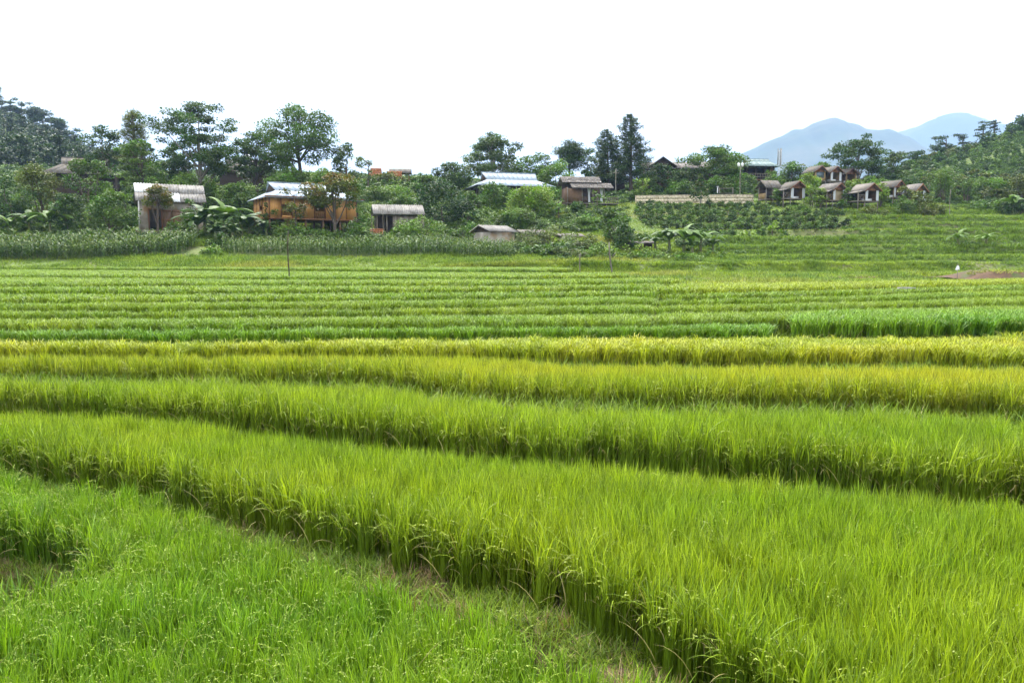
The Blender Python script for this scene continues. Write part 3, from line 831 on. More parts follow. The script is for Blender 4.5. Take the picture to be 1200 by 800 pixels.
def build_hill():
    ys = np.concatenate([np.arange(40, 78, 2.0), np.arange(78, 125, 0.6), np.arange(125, 200, 1.8), np.arange(200, 481, 6.0)])
    xs = np.concatenate([np.arange(-420, -110, 8.0), np.arange(-110, 18, 1.6), np.arange(18, 85, 0.9), np.arange(85, 421, 7.0)])
    GX, GY = np.meshgrid(xs, ys)
    Z = hill_z(GX, GY)
    nx, ny = len(xs), len(ys)
    a = (np.arange(ny - 1)[:, None] * nx + np.arange(nx - 1)[None, :]).ravel()
    o = link("hillside", mesh_np("hillside", np.stack([GX.ravel(), GY.ravel(), Z.ravel()], 1), np.stack([a, a + 1, a + 1 + nx, a + nx], 1), smooth=True), M["hill"])
    tag(o, "green hillside rising behind the rice terraces", "hill", None, "structure")
    # valley floor that carries on to the horizon
    g = 14000.0
    o = link("ground", mesh_np("ground", [(-6400, -490, -9), (6400, -490, -9), (6400, 7500, -9), (-6400, 7500, -9)], [(0, 1, 2, 3)]), M["hill"])
    tag(o, "low valley floor reaching out to the mountains", "ground", None, "structure")
build_hill()

def build_mountain(pts, d, depth, seed, label, rough):
    p = np.array(pts, float)
    px = np.linspace(p[0, 0], p[-1, 0], 150)
    py = np.interp(px, p[:, 0], p[:, 1])
    k = np.hanning(7); k /= k.sum(); py = np.convolve(np.pad(py, 3, 'edge'), k, 'valid')
    Xr, _, Zr = at_d(px, py, d)
    v = np.linspace(-1, 1, 61)
    GX, GV = np.meshgrid(Xr, v)
    GZr = np.meshgrid(Zr, v)[0]
    prof = (1 - np.abs(GV)) ** 1.15
    spur = fbm(GX / (depth * 0.16), GV * 3.0, seed, 5) - 0.47
    fine = fbm(GX / (depth * 0.03), GV * 14, seed + 9, 3) - 0.44
    Z = -9 + (GZr + 9) * (prof + spur * 0.95 * (1 - prof) * np.minimum(1, np.abs(GV) * 4)) + fine * rough * np.minimum(1, 0.25 + prof)
    Y = d + GV * depth * (1 + 0.0 * GX)
    Y = Y + spur * depth * 0.35 * np.abs(GV)
    nx, ny = GX.shape[1], GX.shape[0]
    a = (np.arange(ny - 1)[:, None] * nx + np.arange(nx - 1)[None, :]).ravel()
    o = link("mountain", mesh_np("mountain", np.stack([GX.ravel(), Y.ravel(), Z.ravel()], 1), np.stack([a, a + 1, a + 1 + nx, a + nx], 1), smooth=True), M["mountain"])
    tag(o, label, "mountain", None, "structure")
build_mountain([(780, 215), (830, 200), (862, 183), (880, 175), (905, 163), (930, 153), (945, 149), (960, 142), (975, 138), (992, 141), (1010, 149), (1028, 153), (1046, 151), (1060, 158), (1090, 176), (1130, 196), (1200, 225)],
               3400, 1300, 201, "hazy blue mountain with a broad peak behind the bungalows", 16)
build_mountain([(900, 210), (980, 180), (1020, 163), (1060, 153), (1085, 144), (1108, 134), (1128, 131), (1150, 138), (1168, 143), (1200, 150), (1280, 165), (1450, 190)],
               5200, 1800, 202, "farther pale blue mountain fading into the cloud", 22)

# ------------------------------------------------------------------ leaves, trees, shrubs
def leaf_cards(g, C, S, lv, hue, tip, out=None, droop=0.0, asp=0.32, up=0.35):
    n = len(C)
    d = g.normal(0, 1, (n, 3)); d[:, 2] = d[:, 2] * 0.45 - droop
    if out is not None: d += out * 0.8
    d /= np.linalg.norm(d, axis=1)[:, None] + 1e-9
    nrm = g.normal(0, 0.55, (n, 3)); nrm[:, 2] += up + 0.6
    q = np.cross(d, nrm); q /= np.linalg.norm(q, axis=1)[:, None] + 1e-9
    S = S[:, None]
    b = np.cross(q, d) * S * 0.10
    V = np.stack([C - d * S * 0.5, C + q * S * asp - b, C + d * S * 0.5, C - q * S * asp - b], 1).reshape(-1, 3)
    Q = np.arange(4 * n).reshape(-1, 4)
    A = np.repeat(np.stack([lv, hue, tip], 1), 4, 0)
    return V, Q, A
LEAFK = 5.4
def blob_leaves(g, blobs, dens, size, droop=0.0, asp=0.32, shell=0.45, tipz=0.35):
    """blobs: list of (center, (rx,ry,rz)); leaves gathered towards each blob's skin"""
    Cs, Os, LV, HU, TP = [], [], [], [], []
    for c, r in blobs:
        c = np.asarray(c, float); r = np.asarray(r, float)
        area = (r[0] * r[1] + r[0] * r[2] + r[1] * r[2]) * 4
        n = max(6, int(LEAFK * dens * area / size ** 2 * g.uniform(0.75, 1.25)))
        d = g.normal(0, 1, (n, 3)); d /= np.linalg.norm(d, axis=1)[:, None]
        # ragged skin: radius varies with direction
        k = 1 + 0.22 * np.sin(d[:, 0] * 5 + g.uniform(0, 6)) * np.cos(d[:, 1] * 5 + g.uniform(0, 6)) + 0.12 * np.sin(d[:, 2] * 7 + g.uniform(0, 6))
        rad = (shell + (1 - shell) * g.uniform(0, 1, n) ** 0.6) * k
        Cs.append(c + d * r * rad[:, None]); Os.append(d)
        bl = g.uniform(0.15, 0.85)
        LV.append(np.clip(bl + g.normal(0, 0.13, n), 0, 1)); HU.append(np.clip(g.uniform(0.2, 0.8) + g.normal(0, 0.2, n), 0, 1))
        TP.append(((d[:, 2] > tipz) & (g.uniform(0, 1, n) < 0.6)).astype(float))
    C = np.concatenate(Cs); n = len(C)
    return leaf_cards(g, C, size * g.uniform(0.65, 1.3, n), np.concatenate(LV), np.concatenate(HU), np.concatenate(TP), np.concatenate(Os), droop, asp)
def tube(path, radii, ns=6):
    P = np.asarray(path, float); n = len(P)
    tan = np.gradient(P, axis=0); tan /= np.linalg.norm(tan, axis=1)[:, None] + 1e-9
    ref = np.where(np.abs(tan[:, 2:3]) > 0.9, np.array([[1.0, 0, 0]]), np.array([[0, 0, 1.0]]))
    a = np.cross(tan, ref); a /= np.linalg.norm(a, axis=1)[:, None] + 1e-9
    b = np.cross(tan, a)
    th = np.linspace(0, 2 * np.pi, ns, endpoint=False)
    V = P[:, None] + (a[:, None] * np.cos(th)[None, :, None] + b[:, None] * np.sin(th)[None, :, None]) * np.asarray(radii)[:, None, None]
    V = V.reshape(-1, 3)
    Q = []
    for i in range(n - 1):
        for j in range(ns):
            Q.append((i * ns + j, i * ns + (j + 1) % ns, (i + 1) * ns + (j + 1) % ns, (i + 1) * ns + j))
    return V, np.array(Q)
def join_vq(parts):
    V, Q, o = [], [], 0
    for v, q in parts:
        V.append(v); Q.append(q + o); o += len(v)
    return np.concatenate(V), np.concatenate(Q)
def limb(g, a, b, r0, r1, sag=0.1, n=5):
    a, b = np.array(a, float), np.array(b, float); L = np.linalg.norm(b - a)
    s = np.linspace(0, 1, n)[:, None]
    p = a + (b - a) * s + np.array([g.normal(0, sag), g.normal(0, sag), g.uniform(0, sag)]) * L * np.sin(np.pi * s) * 0.6
    return tube(p, np.linspace(r0, r1, n), 5)

def tree_mesh(kind, H, W, seed, leaf=0.30, lo=0.24):
    g = np.random.default_rng(seed)
    wood, bl = [], []
    r0 = max(0.05, 0.022 * H + 0.01 * W)
    Rw = W * 0.5
    droop, asp, dens, shell = 0.1, 0.32, 0.34, 0.45
    leanx, leany = g.normal(0, 0.03, 2) * H
    def trunk(top, r1=0.3, n=7):
        z = np.linspace(-0.4, top, n); t = np.linspace(0, 1, n)
        p = np.stack([leanx * t ** 1.5 + 0.03 * H * np.sin(t * 5 + seed) * t * 0.4, leany * t ** 1.5, z], 1)
        rr = r0 * (1 - (1 - r1) * t); rr[0] *= 1.35
        wood.append(tube(p, rr, 7)); return p
    if kind == 'broad':
        p = trunk(H * max(0.62, lo + 0.25))
        for k in range(g.integers(19, 24)):
            u = g.uniform(-0.85, 1.0); a = g.uniform(0, 6.283); q = math.sqrt(max(0, 1 - u * u)) * g.uniform(0.45, 0.95)
            rb = Rw * g.uniform(0.20, 0.38)
            c = np.array([leanx + (Rw - rb * 0.7) * q * math.cos(a), leany + (Rw - rb * 0.7) * q * math.sin(a), H * (1 + lo) / 2 + (H * (1 - lo) / 2 - rb * 0.5) * u])
            bl.append((c, (rb, rb, rb * g.uniform(0.55, 0.85))))
            if k < 11:
                j = g.integers(2, 6); wood.append(limb(g, p[j], c, r0 * 0.42, r0 * 0.08, 0.12))
    elif kind == 'low':      # broad crown down to the ground
        p = trunk(H * 0.5)
        for k in range(22):
            u = g.uniform(-0.9, 1.0); a = g.uniform(0, 6.283); q = math.sqrt(max(0, 1 - u * u)) * g.uniform(0.4, 0.95)
            rb = Rw * g.uniform(0.22, 0.36)
            c = np.array([(Rw - rb * 0.7) * q * math.cos(a), (Rw - rb * 0.7) * q * math.sin(a), H * 0.52 + (H * 0.48 - rb * 0.5) * u])
            bl.append((c, (rb, rb, rb * g.uniform(0.6, 0.9))))
            if k < 6: wood.append(limb(g, p[g.integers(1, 5)], c, r0 * 0.4, r0 * 0.08))
        dens = 0.30
    elif kind == 'tier':     # flat clouds of leaf on rising limbs with gaps of sky between
        p = trunk(H * 0.7)
        nb = 19
        for k in range(nb):
            a = k * 2.4 + g.uniform(-0.4, 0.4); t = (k + 0.5) / nb
            rr = Rw * g.uniform(0.35, 0.85) * (1.0 - 0.45 * max(0, t - 0.55))
            if k >= nb - 3: rr = Rw * g.uniform(0.0, 0.35)
            z = H * (0.34 + 0.61 * t) + g.normal(0, 0.02) * H
            rb = Rw * g.uniform(0.26, 0.42)
            c = np.array([leanx + rr * math.cos(a), leany + rr * math.sin(a), z])
            bl.append((c, (rb, rb, rb * g.uniform(0.32, 0.45))))
            for e in range(2):
                o = g.normal(0, 0.5, 3) * rb; o[2] *= 0.35
                bl.append((c + o * 1.4, (rb * 0.6, rb * 0.6, rb * 0.26)))
            j = int(np.clip(2 + t * 4, 2, 6)); wood.append(limb(g, p[j] - np.array([0, 0, H * 0.08]), c - np.array([0, 0, rb * 0.15]), r0 * 0.38, r0 * 0.07, 0.10, 6))
        dens, shell, droop = 0.30, 0.25, 0.25
    elif kind == 'dome':
        trunk(H * 0.4)
        for k in range(46):
            u = g.uniform(0.0, 1.0); a = g.uniform(0, 6.283); q = math.sqrt(max(0, 1 - u * u))
            rb = Rw * g.uniform(0.17, 0.26)
            c = np.array([(Rw - rb * 0.75) * q * math.cos(a), (Rw - rb * 0.75) * q * math.sin(a), 0.12 * H + (H * 0.88 - rb) * u])
            bl.append((c, (rb, rb, rb)))
        bl.append(((0, 0, H * 0.4), (Rw * 0.7, Rw * 0.7, H * 0.38)))
        dens = 0.22
    elif kind == 'shrub':
        for k in range(6):
            a = g.uniform(0, 6.283); wood.append(limb(g, (0.1 * Rw * math.cos(a), 0.1 * Rw * math.sin(a), -0.15), (Rw * 0.6 * math.cos(a), Rw * 0.6 * math.sin(a), H * g.uniform(0.4, 0.75)), r0 * 0.4, r0 * 0.1))
        for k in range(16):
            a = g.uniform(0, 6.283); q = math.sqrt(g.uniform(0, 1)); rb = min(Rw, H) * g.uniform(0.22, 0.40)
            top = H * (1 - 0.45 * q * q) * g.uniform(0.55, 1.0)
            bl.append((np.array([(Rw - rb * 0.6) * q * math.cos(a), (Rw - rb * 0.6) * q * math.sin(a), max(rb * 0.5, top - rb * 0.8)]), (rb, rb, rb * 0.8)))
        dens = 0.26
    elif kind == 'conifer':
        p = trunk(H * 0.99, 0.08, 10)
        nw = int(H / 0.42)
        for k in range(nw):
            t = (k + 0.5) / nw; z = H * (0.16 + 0.83 * t)
            rr = Rw * (1 - t) ** 0.6 * g.uniform(0.6, 1.25) + 0.1
            for j in range(5):
                a = k * 1.3 + j * 1.2566 + g.uniform(-0.35, 0.35); r = rr * g.uniform(0.6, 1.12)
                for s in (0.45, 0.8, 1.0):
                    c = np.array([leanx * t + r * s * math.cos(a), leany * t + r * s * math.sin(a), z - 0.10 * r * s + 0.22 * r * s * s])
                    bl.append((c, (0.26 + 0.14 * rr, 0.26 + 0.14 * rr, 0.17 + 0.07 * rr)))
                wood.append(limb(g, (leanx * t, leany * t, z), (leanx * t + r * math.cos(a), leany * t + r * math.sin(a), z + 0.1 * r), 0.035, 0.012, 0.03, 3))
        dens, asp, shell = 0.26, 0.16, 0.1
    elif kind == 'pine':     # open pine: irregular flattened pads of needles on a bare stem
        p = trunk(H * 0.95, 0.25, 9)
        for k in range(30):
            t = g.uniform(0.34, 1.0) ** 0.8; a = g.uniform(0, 6.283); rr = Rw * g.uniform(0.25, 0.9) * (1.15 - 0.75 * t)
            rb = Rw * g.uniform(0.26, 0.42)
            c = np.array([leanx * t + rr * math.cos(a), leany * t + rr * math.sin(a), H * t * 0.97 + 0.12 * rr])
            bl.append((c, (rb, rb, rb * 0.55)))
            wood.append(limb(g, (leanx * t, leany * t, H * t * 0.93), c, r0 * 0.3, r0 * 0.08, 0.08, 4))
        dens, asp, shell, droop = 0.46, 0.15, 0.1, -0.35
    elif kind == 'umbrella':  # hill pine: bare trunk, flat layered top
        p = trunk(H * 0.93, 0.35, 8)
        for k in range(16):
            t = g.uniform(0.55, 1.0); a = g.uniform(0, 6.283); rr = Rw * g.uniform(0.1, 0.78)
            rb = Rw * g.uniform(0.25, 0.42)
            c = np.array([leanx * t + rr * math.cos(a), leany * t + rr * math.sin(a), H * t * 0.97])
            bl.append((c, (rb, rb, rb * 0.32)))
            wood.append(limb(g, (leanx * t, leany * t, H * (t * 0.9 - 0.05)), c, r0 * 0.3, r0 * 0.1, 0.06, 4))
        dens, asp, shell, droop = 0.45, 0.18, 0.1, -0.2
    elif kind == 'cone':
        trunk(H * 0.5, 0.5)
        for k in range(40):
            t = g.uniform(0, 1); a = g.uniform(0, 6.283); rr = Rw * (1 - t) ** 0.7
            rb = 0.22 + 0.25 * Rw * (1 - t)
            bl.append((np.array([rr * 0.75 * math.cos(a), rr * 0.75 * math.sin(a), H * (0.30 + 0.66 * t)]), (rb, rb, rb * 1.2)))
        dens = 0.20
    elif kind == 'bamboo':
        for k in range(14):
            a = g.uniform(0, 6.283); rb = Rw * 0.2 * math.sqrt(g.uniform()); rt = Rw * g.uniform(0.2, 0.75); hh = H * g.uniform(0.7, 0.98)
            s = np.linspace(0, 1, 8)
            path = np.stack([(rb + (rt - rb) * s ** 2.6) * math.cos(a), (rb + (rt - rb) * s ** 2.6) * math.sin(a), -0.3 + hh * np.sin(s * 1.5)], 1)
            wood.append(tube(path, np.linspace(0.05, 0.015, 8), 5))
            for q in range(3, 8):
                r = Rw * g.uniform(0.13, 0.24)
                bl.append((path[q] + g.normal(0, 0.12, 3) * Rw * 0.6, (r, r, r * 0.9)))
        dens, asp, droop = 0.15, 0.16, 0.5
    elif kind == 'sapling':
        p = trunk(H * 0.85, 0.3)
        for k in range(9):
            t = g.uniform(0.35, 1.0); a = g.uniform(0, 6.283); rr = Rw * g.uniform(0.1, 0.75); rb = Rw * g.uniform(0.25, 0.42)
            c = np.array([leanx * t + rr * math.cos(a), leany * t + rr * math.sin(a), H * t * 0.93])
            bl.append((c, (rb, rb, rb * 0.6))); wood.append(limb(g, (leanx * t, leany * t, H * t * 0.8), c, r0 * 0.35, r0 * 0.1))
        dens, shell = 0.20, 0.1
    V, Q, A = blob_leaves(g, bl, dens, leaf, droop, asp, shell)
    # nothing of the crown below ground
    V[:, 2] = np.maximum(V[:, 2], 0.03)
    crown = mesh_np("crown", V, Q, None, {"lv": A})
    tv, tq = join_vq(wood)
    return mesh_np("trunk", tv, tq, smooth=True), crown

GREENS = {
    'mid': (0.079, 0.148, 0.018), 'dark': (0.048, 0.098, 0.016), 'deep': (0.032, 0.072, 0.016), 'light': (0.165, 0.258, 0.026), 'lime': (0.227, 0.314, 0.028),
    'olive': (0.103, 0.129, 0.020), 'blue': (0.069, 0.119, 0.025), 'grey': (0.110, 0.146, 0.041), 'rust': (0.103, 0.123, 0.018), 'pine': (0.040, 0.076, 0.020), 'fresh': (0.103, 0.185, 0.021),
}
TREE_NAME = {'broad': 'broadleaf_tree', 'low': 'broadleaf_tree', 'tier': 'spreading_tree', 'dome': 'round_tree', 'conifer': 'conifer_tree', 'pine': 'pine_tree', 'umbrella': 'pine_tree', 'cone': 'conical_tree', 'bamboo': 'bamboo_clump', 'shrub': 'shrub', 'sapling': 'young_tree'}
TREE_CAT = {'bamboo': 'bamboo', 'shrub': 'shrub'}
PLACED = []                 # (x, y, radius) kept clear of undergrowth
_seed = [1000]
def tree(kind, px, d, top, wpx, green, label, turning=0.0, group=None, bark='bark', leaf=None, lo=0.24):
    _seed[0] += 1
    x = x_at(px, d); z = hz(x, d)
    ztop = float(at_d(px, top, d)[2]); H = max(0.8, ztop - z); W = 1.12 * wpx * d / FPX
    lf = leaf or (0.27 + 0.0015 * (d - 80) if kind not in ('shrub', 'low') else 0.25 + 0.0014 * (d - 80))
    tm, cm = tree_mesh(kind, H, W, _seed[0], lf, lo)
    t = thing(TREE_NAME[kind], label, TREE_CAT.get(kind, 'tree'), (x, d, z), 0, group)
    link('stem' if kind in ('shrub', 'bamboo') else 'trunk', tm, M[bark], t)
    c = link('foliage' if kind in ('shrub', 'bamboo') else 'crown', cm, M["leaf"], t)
    c.color = (*GREENS[green], turning)
    PLACED.append((x, d, W * 0.35))
    return t

# ---- trees, left to right along the hill
tree('broad', 123, 128, 147, 52, 'dark', "dark dense tree rising behind the brown hipped roof")
tree('pine', 162, 122, 131, 44, 'olive', "ragged pine standing above the grey sheet roof, beside a dense dark tree")
tree('tier', 170, 116, 160, 46, 'fresh', "feathery lighter green tree below the ragged pine")
tree('tier', 236, 118, 123, 84, 'dark', "large spreading tree with layered dark crown behind the grey sheet roofed house", bark='bark_pale')
tree('tier', 207, 124, 172, 46, 'mid', "lower layered tree at the foot of the large spreading tree")
tree('tier', 302, 128, 158, 62, 'blue', "layered blue-green tree directly behind the roof with the white dish")
tree('broad', 356, 124, 122, 90, 'mid', "tallest oak-like tree behind the golden stilt house")
tree('broad', 407, 122, 167, 40, 'blue', "small round blue-green tree next to the oak-like tree")
tree('sapling', 432, 135, 182, 26, 'grey', "thin wispy grey-green tree beside the small brick hut")
tree('broad', 393, 91.5, 204, 72, 'rust', "rust-tipped tree standing in front of the golden stilt house", turning=0.9, lo=0.46)
tree('sapling', 347, 92, 219, 38, 'rust', "slight leafy tree before the middle of the stilt house wall", turning=0.4)
tree('low', 421, 93, 208, 34, 'mid', "green tree touching the rust-tipped tree, next to the open shed")
tree('low', 128, 92, 221, 62, 'mid', "rounded bushy tree left of the plastered house, above the corn")
tree('low', 107, 103, 183, 66, 'mid', "leafy tree hiding most of the brown hipped roof")
tree('low', 52, 101, 190, 56, 'olive', "yellow-green tree in front of the pine hill, beside the banana leaves")
tree('low', 14, 97, 205, 52, 'dark', "dark bushy tree above the corn, beside the banana leaves")
tree('low', 78, 94, 226, 46, 'dark', "dark shrubby tree between bananas and corn")
tree('broad', 184, 94.5, 217, 36, 'rust', "reddish-tipped small tree growing before the plastered house", turning=1.0, lo=0.5)
tree('low', 282, 112, 214, 56, 'mid', "leafy tree between the two grey roofs")
tree('low', 226, 113, 205, 60, 'fresh', "bright leafy tree peering over the corrugated roof")
tree('low', 178, 114, 196, 50, 'fresh', "bright green bamboo-like tree behind the plastered house")
tree('low', 340, 116, 196, 60, 'mid', "leafy tree directly behind the ridge of the stilt house")
tree('low', 385, 112, 196, 50, 'fresh', "bright leafy tree behind the right end of the stilt house")
tree('low', 455, 125, 218, 60, 'fresh', "bright low tree on the bank under the brick hut")
tree('low', 455, 145, 205, 50, 'olive', "olive scrub tree on the ridge next to the brick hut")
tree('dome', 519, 106, 208, 68, 'deep', "very dark round mango tree standing alone on the slope")
tree('broad', 531, 132, 191, 50, 'blue', "bushy blue-green tree behind the dark round mango")
tree('tier', 578, 138, 157, 66, 'blue', "airy layered tree above the ridge of the blue metal roof", bark='bark_pale')
tree('broad', 628, 146, 179, 52, 'mid', "broad green tree behind the far end of the blue metal roof")
tree('low', 602, 142, 190, 40, 'fresh', "bright low tree between the airy tree and the blue roof")
tree('low', 652, 140, 188, 46, 'fresh', "bright rounded tree above the shingle roofs")
tree('pine', 667, 152, 168, 50, 'pine', "dark pine left of the two tall conifers")
tree('broad', 690, 150, 172, 30, 'dark', "dark broadleaf tree tucked against the shorter conifer")
tree('conifer', 713, 142, 151, 50, 'pine', "shorter of the two tall conifers on the hilltop", leaf=0.42)
tree('conifer', 739, 140, 133, 52, 'pine', "tallest pointed conifer on the hilltop", leaf=0.42)
tree('low', 582, 120, 213, 50, 'mid', "green tree covering the wall of the blue-roofed house")
tree('low', 622, 113, 219, 62, 'light', "light green spreading tree on the slope below the blue metal roof")
tree('sapling', 548, 103, 246, 22, 'mid', "slim young tree on the slope beside the mango tree")
tree('sapling', 655, 110, 232, 26, 'fresh', "slim leafy tree in front of the shingle-roofed cabin")
tree('low', 676, 115, 236, 24, 'dark', "small dark conical bush before the shingle-roofed cabin")
tree('sapling', 752, 132, 207, 24, 'light', "pale young tree at the left end of the stone wall")
tree('low', 775, 136, 190, 30, 'deep', "dark rounded tree before the wooden lodge")
tree('low', 800, 142, 196, 44, 'blue', "blue-green tree against the lodge roof")
tree('tier', 833, 140, 172, 60, 'mid', "layered tree with airy top above the middle of the stone wall")
tree('broad', 858, 144, 178, 42, 'fresh', "leafy tree behind the two-headed lamp post")
tree('low', 845, 134, 205, 50, 'mid', "low leafy tree behind the stone wall near the lamp post")
tree('low', 795, 133, 212, 40, 'mid', "flowery bush behind the left half of the stone wall")
tree('cone', 820, 121, 203, 19, 'dark', "neat conical tree with whitewashed trunk in front of the stone wall", turning=0.35, bark='bark_pale')
tree('tier', 1003, 148, 163, 56, 'dark', "tall airy tree with several flat crowns behind the red-gabled cabins", bark='bark_pale')
tree('tier', 1042, 152, 178, 38, 'blue', "shorter airy tree beside the tall airy tree")
tree('low', 926, 152, 188, 34, 'mid', "round tree between the antenna mast and the red-gabled cabins")
tree('broad', 957, 150, 190, 30, 'fresh', "bright tree just behind the first red-gabled cabin")
tree('low', 945, 130, 203, 34, 'light', "pale green bush between the upper and lower cabins")
tree('low', 961, 119, 220, 18, 'light', "small bright tree beside the porch of the cabin with the tan curtain")
tree('low', 1000, 130, 210, 26, 'light', "pale bush below the last red-gabled cabin")
tree('low', 1031, 120, 213, 26, 'light', "bright young tree before the cabin half hidden by leaves")
tree('low', 895, 133, 212, 30, 'mid', "leafy bush beside the end of the stone wall")
tree('low', 1052, 142, 202, 44, 'dark', "dark tree behind the lower cabins, under the shorter airy tree")
tree('low', 1020, 150, 205, 40, 'dark', "dark undergrowth tree under the tall airy tree")
tree('low', 1078, 118, 224, 24, 'olive', "olive bush at the end of the row of lower cabins")
tree('bamboo', 1101, 128, 197, 48, 'fresh', "tall rounded bamboo clump beyond the last cabin")
tree('bamboo', 1131, 126, 202, 28, 'mid', "narrow bamboo clump beside the taller rounded one")
tree('low', 1160, 135, 208, 50, 'fresh', "bright shrubby tree at the foot of the right hill")
tree('low', 1196, 128, 205, 46, 'olive', "olive tree at the foot of the right hill, above the bananas")
tree('shrub', 1160, 119, 230, 46, 'mid', "leafy shrub under the right hill, beside a dead brown mound")
tree('shrub', 1192, 117, 232, 40, 'dark', "dark shrub under the right hill")
tree('umbrella', 1104, 226, 160, 32, 'pine', "spreading pine on the right hill ridge", leaf=0.7)
tree('umbrella', 1123, 230, 157, 20, 'pine', "slender flat-topped pine beside the spreading pine", leaf=0.6)
tree('umbrella', 1146, 236, 143, 20, 'pine', "left of a close pair of flat-topped hill pines", leaf=0.6)
tree('umbrella', 1160, 240, 140, 19, 'pine', "right of a close pair of flat-topped hill pines", leaf=0.6)
tree('low', 1196, 238, 132, 40, 'pine', "dense dark tree crowning the right hill", leaf=0.7)
tree('low', 1180, 236, 146, 22, 'dark', "low dark tree just below the crown of the right hill", leaf=0.6)
tree('low', 1100, 214, 178, 22, 'dark', "dark trees' lower companion under the spreading pine", leaf=0.6)
tree('umbrella', 1070, 216, 177, 30, 'dark', "half-bare rounded tree low on the right hill ridge", leaf=0.6)
tree('shrub', 492, 97, 250, 66, 'fresh', "broad bright shrub beside the grey shed, above the corn")
tree('shrub', 545, 96, 258, 44, 'mid', "green shrub between the grey shed and the low huts")
tree('shrub', 250, 81, 284, 30, 'fresh', "bright low shrub at the mouth of the gap between the corn fields")
tree('shrub', 255, 85, 270, 30, 'dark', "dark shrub in the gap between the two corn fields")
tree('shrub', 300, 93, 248, 40, 'mid', "shrub under the left corner of the stilt house")
tree('shrub', 212, 92, 256, 40, 'mid', "low shrub growing before the brown double door")
tree('shrub', 345, 92, 256, 56, 'fresh', "bushy shrub under the stilt house floor")
tree('shrub', 640, 88, 259, 70, 'grey', "grey-green shrub thicket right of the low huts")
tree('shrub', 688, 83, 272, 46, 'grey', "rounded grey-green shrub behind the leaning stake")
tree('shrub', 612, 84, 280, 38, 'mid', "dark leafy shrub covering the end of the low huts")
tree('low', 720, 93, 246, 40, 'mid', "green tree on the slope between the huts and the bananas")
tree('shrub', 744, 82, 283, 60, 'light', "pale low shrub between the leaning stake and the bananas")
tree('shrub', 632, 79.5, 283, 58, 'mid', "leafy green shrub at the foot of the slope, right of the corn")
tree('shrub', 668, 78.5, 284, 50, 'grey', "greyish shrub at the rice edge between the corn and the leaning stake")
tree('shrub', 703, 78, 283, 48, 'fresh', "bright shrub just behind the leaning stake")
tree('low', 733, 84, 262, 44, 'dark', "dark bushy tree left of the drooping bananas")
tree('shrub', 765, 78.5, 288, 52, 'mid', "broad-leaved shrub in front of the drooping bananas")
tree('shrub', 798, 77.5, 292, 46, 'fresh', "fresh green shrub at the foot of the lime-leaved bananas")
tree('shrub', 838, 79, 291, 36, 'mid', "low shrub where the weedy terraces begin")
tree('shrub', 870, 97, 268, 40, 'light', "pale shrub at the lower edge of the coffee rows")
tree('shrub', 560, 100, 262, 40, 'light', "light shrub on the slope above the low mud hut")
tree('low', 605, 104, 244, 50, 'fresh', "bright bushy tree on the slope above the low huts")
tree('low', 690, 103, 252, 40, 'fresh', "leafy sapling thicket below the shingle-roofed cabin")
tree('shrub', 1056, 117, 226, 30, 'mid', "shrub in front of the half hidden cabin")
tree('shrub', 1090, 115, 232, 34, 'olive', "olive shrub at the foot of the rounded bamboo")
tree('shrub', 986, 118, 232, 20, 'mid', "small shrub between two lower cabins with tan drapes")
tree('low', 949, 120, 216, 20, 'light', "bright leafy tree in the gap between the first two lower cabins")
tree('low', 993, 119.5, 220, 18, 'fresh', "leafy tree in the gap beside the grey board roofed cabin")
tree('low', 910, 121, 222, 16, 'mid', "small tree at the porch hut beside the first lower cabin")
tree('low', 1060, 121, 214, 22, 'olive', "olive tree leaning against the small lower cabin")
tree('low', 1024, 133, 206, 34, 'fresh', "bright tree filling the space behind the lower cabins")
tree('shrub', 935, 116, 236, 30, 'fresh', "low bright shrub under the floor of the first lower cabin")
tree('shrub', 1020, 114, 240, 40, 'olive', "brownish shrub patch below the grey board roofed cabin")
tree('low', 872, 140, 203, 26, 'mid', "leafy tree in front of the raised deck of the pavilion")
tree('low', 903, 142, 200, 22, 'fresh', "small tree between the pavilion deck and the antenna mast")
tree('low', 147, 93, 226, 34, 'fresh', "bright bushy tree touching the left wall of the plastered house")
tree('low', 222, 95, 232, 24, 'mid', "small bushy tree between the doors and the bananas")
tree('low', 318, 94, 236, 26, 'mid', "bushy little tree at the left corner of the stilt house")
tree('shrub', 372, 90.5, 260, 44, 'mid', "low shrub under the open doorway of the stilt house")
tree('shrub', 415, 90, 258, 44, 'mid', "shrub between the stilt house posts and the open shed")
tree('low', 478, 112, 226, 44, 'fresh', "leafy tree directly behind the open shed roof")
tree('low', 556, 117, 222, 30, 'mid', "bushy tree under the left gable of the blue metal roof")
tree('low', 640, 121, 216, 34, 'mid', "bushy tree between the blue metal roof and the shingle cabin")
tree('sapling', 700, 117, 224, 22, 'fresh', "slender tree by the deck of the shingle-roofed cabin")
tree('low', 500, 128, 206, 36, 'mid', "scrub tree on the ridge left of the dark round mango")
tree('low', 760, 137, 203, 34, 'mid', "leafy tree between the tall conifers and the lodge gable")
tree('low', 596, 96, 270, 30, 'dark', "dark bush growing over the low mud hut roof edge")
tree('shrub', 1130, 88, 283, 30, 'dark', "dark vine mound beside the lone banana on the weedy terrace")
tree('shrub', 1178, 88, 281, 44, 'mid', "wide vine mound at the end of the weedy terrace")
tree('shrub', 1000, 101, 262, 26, 'mid', "lone shrub on the weedy terraces")
tree('sapling', 905, 97, 258, 26, 'light', "thin feathery sapling at the edge of the coffee rows")
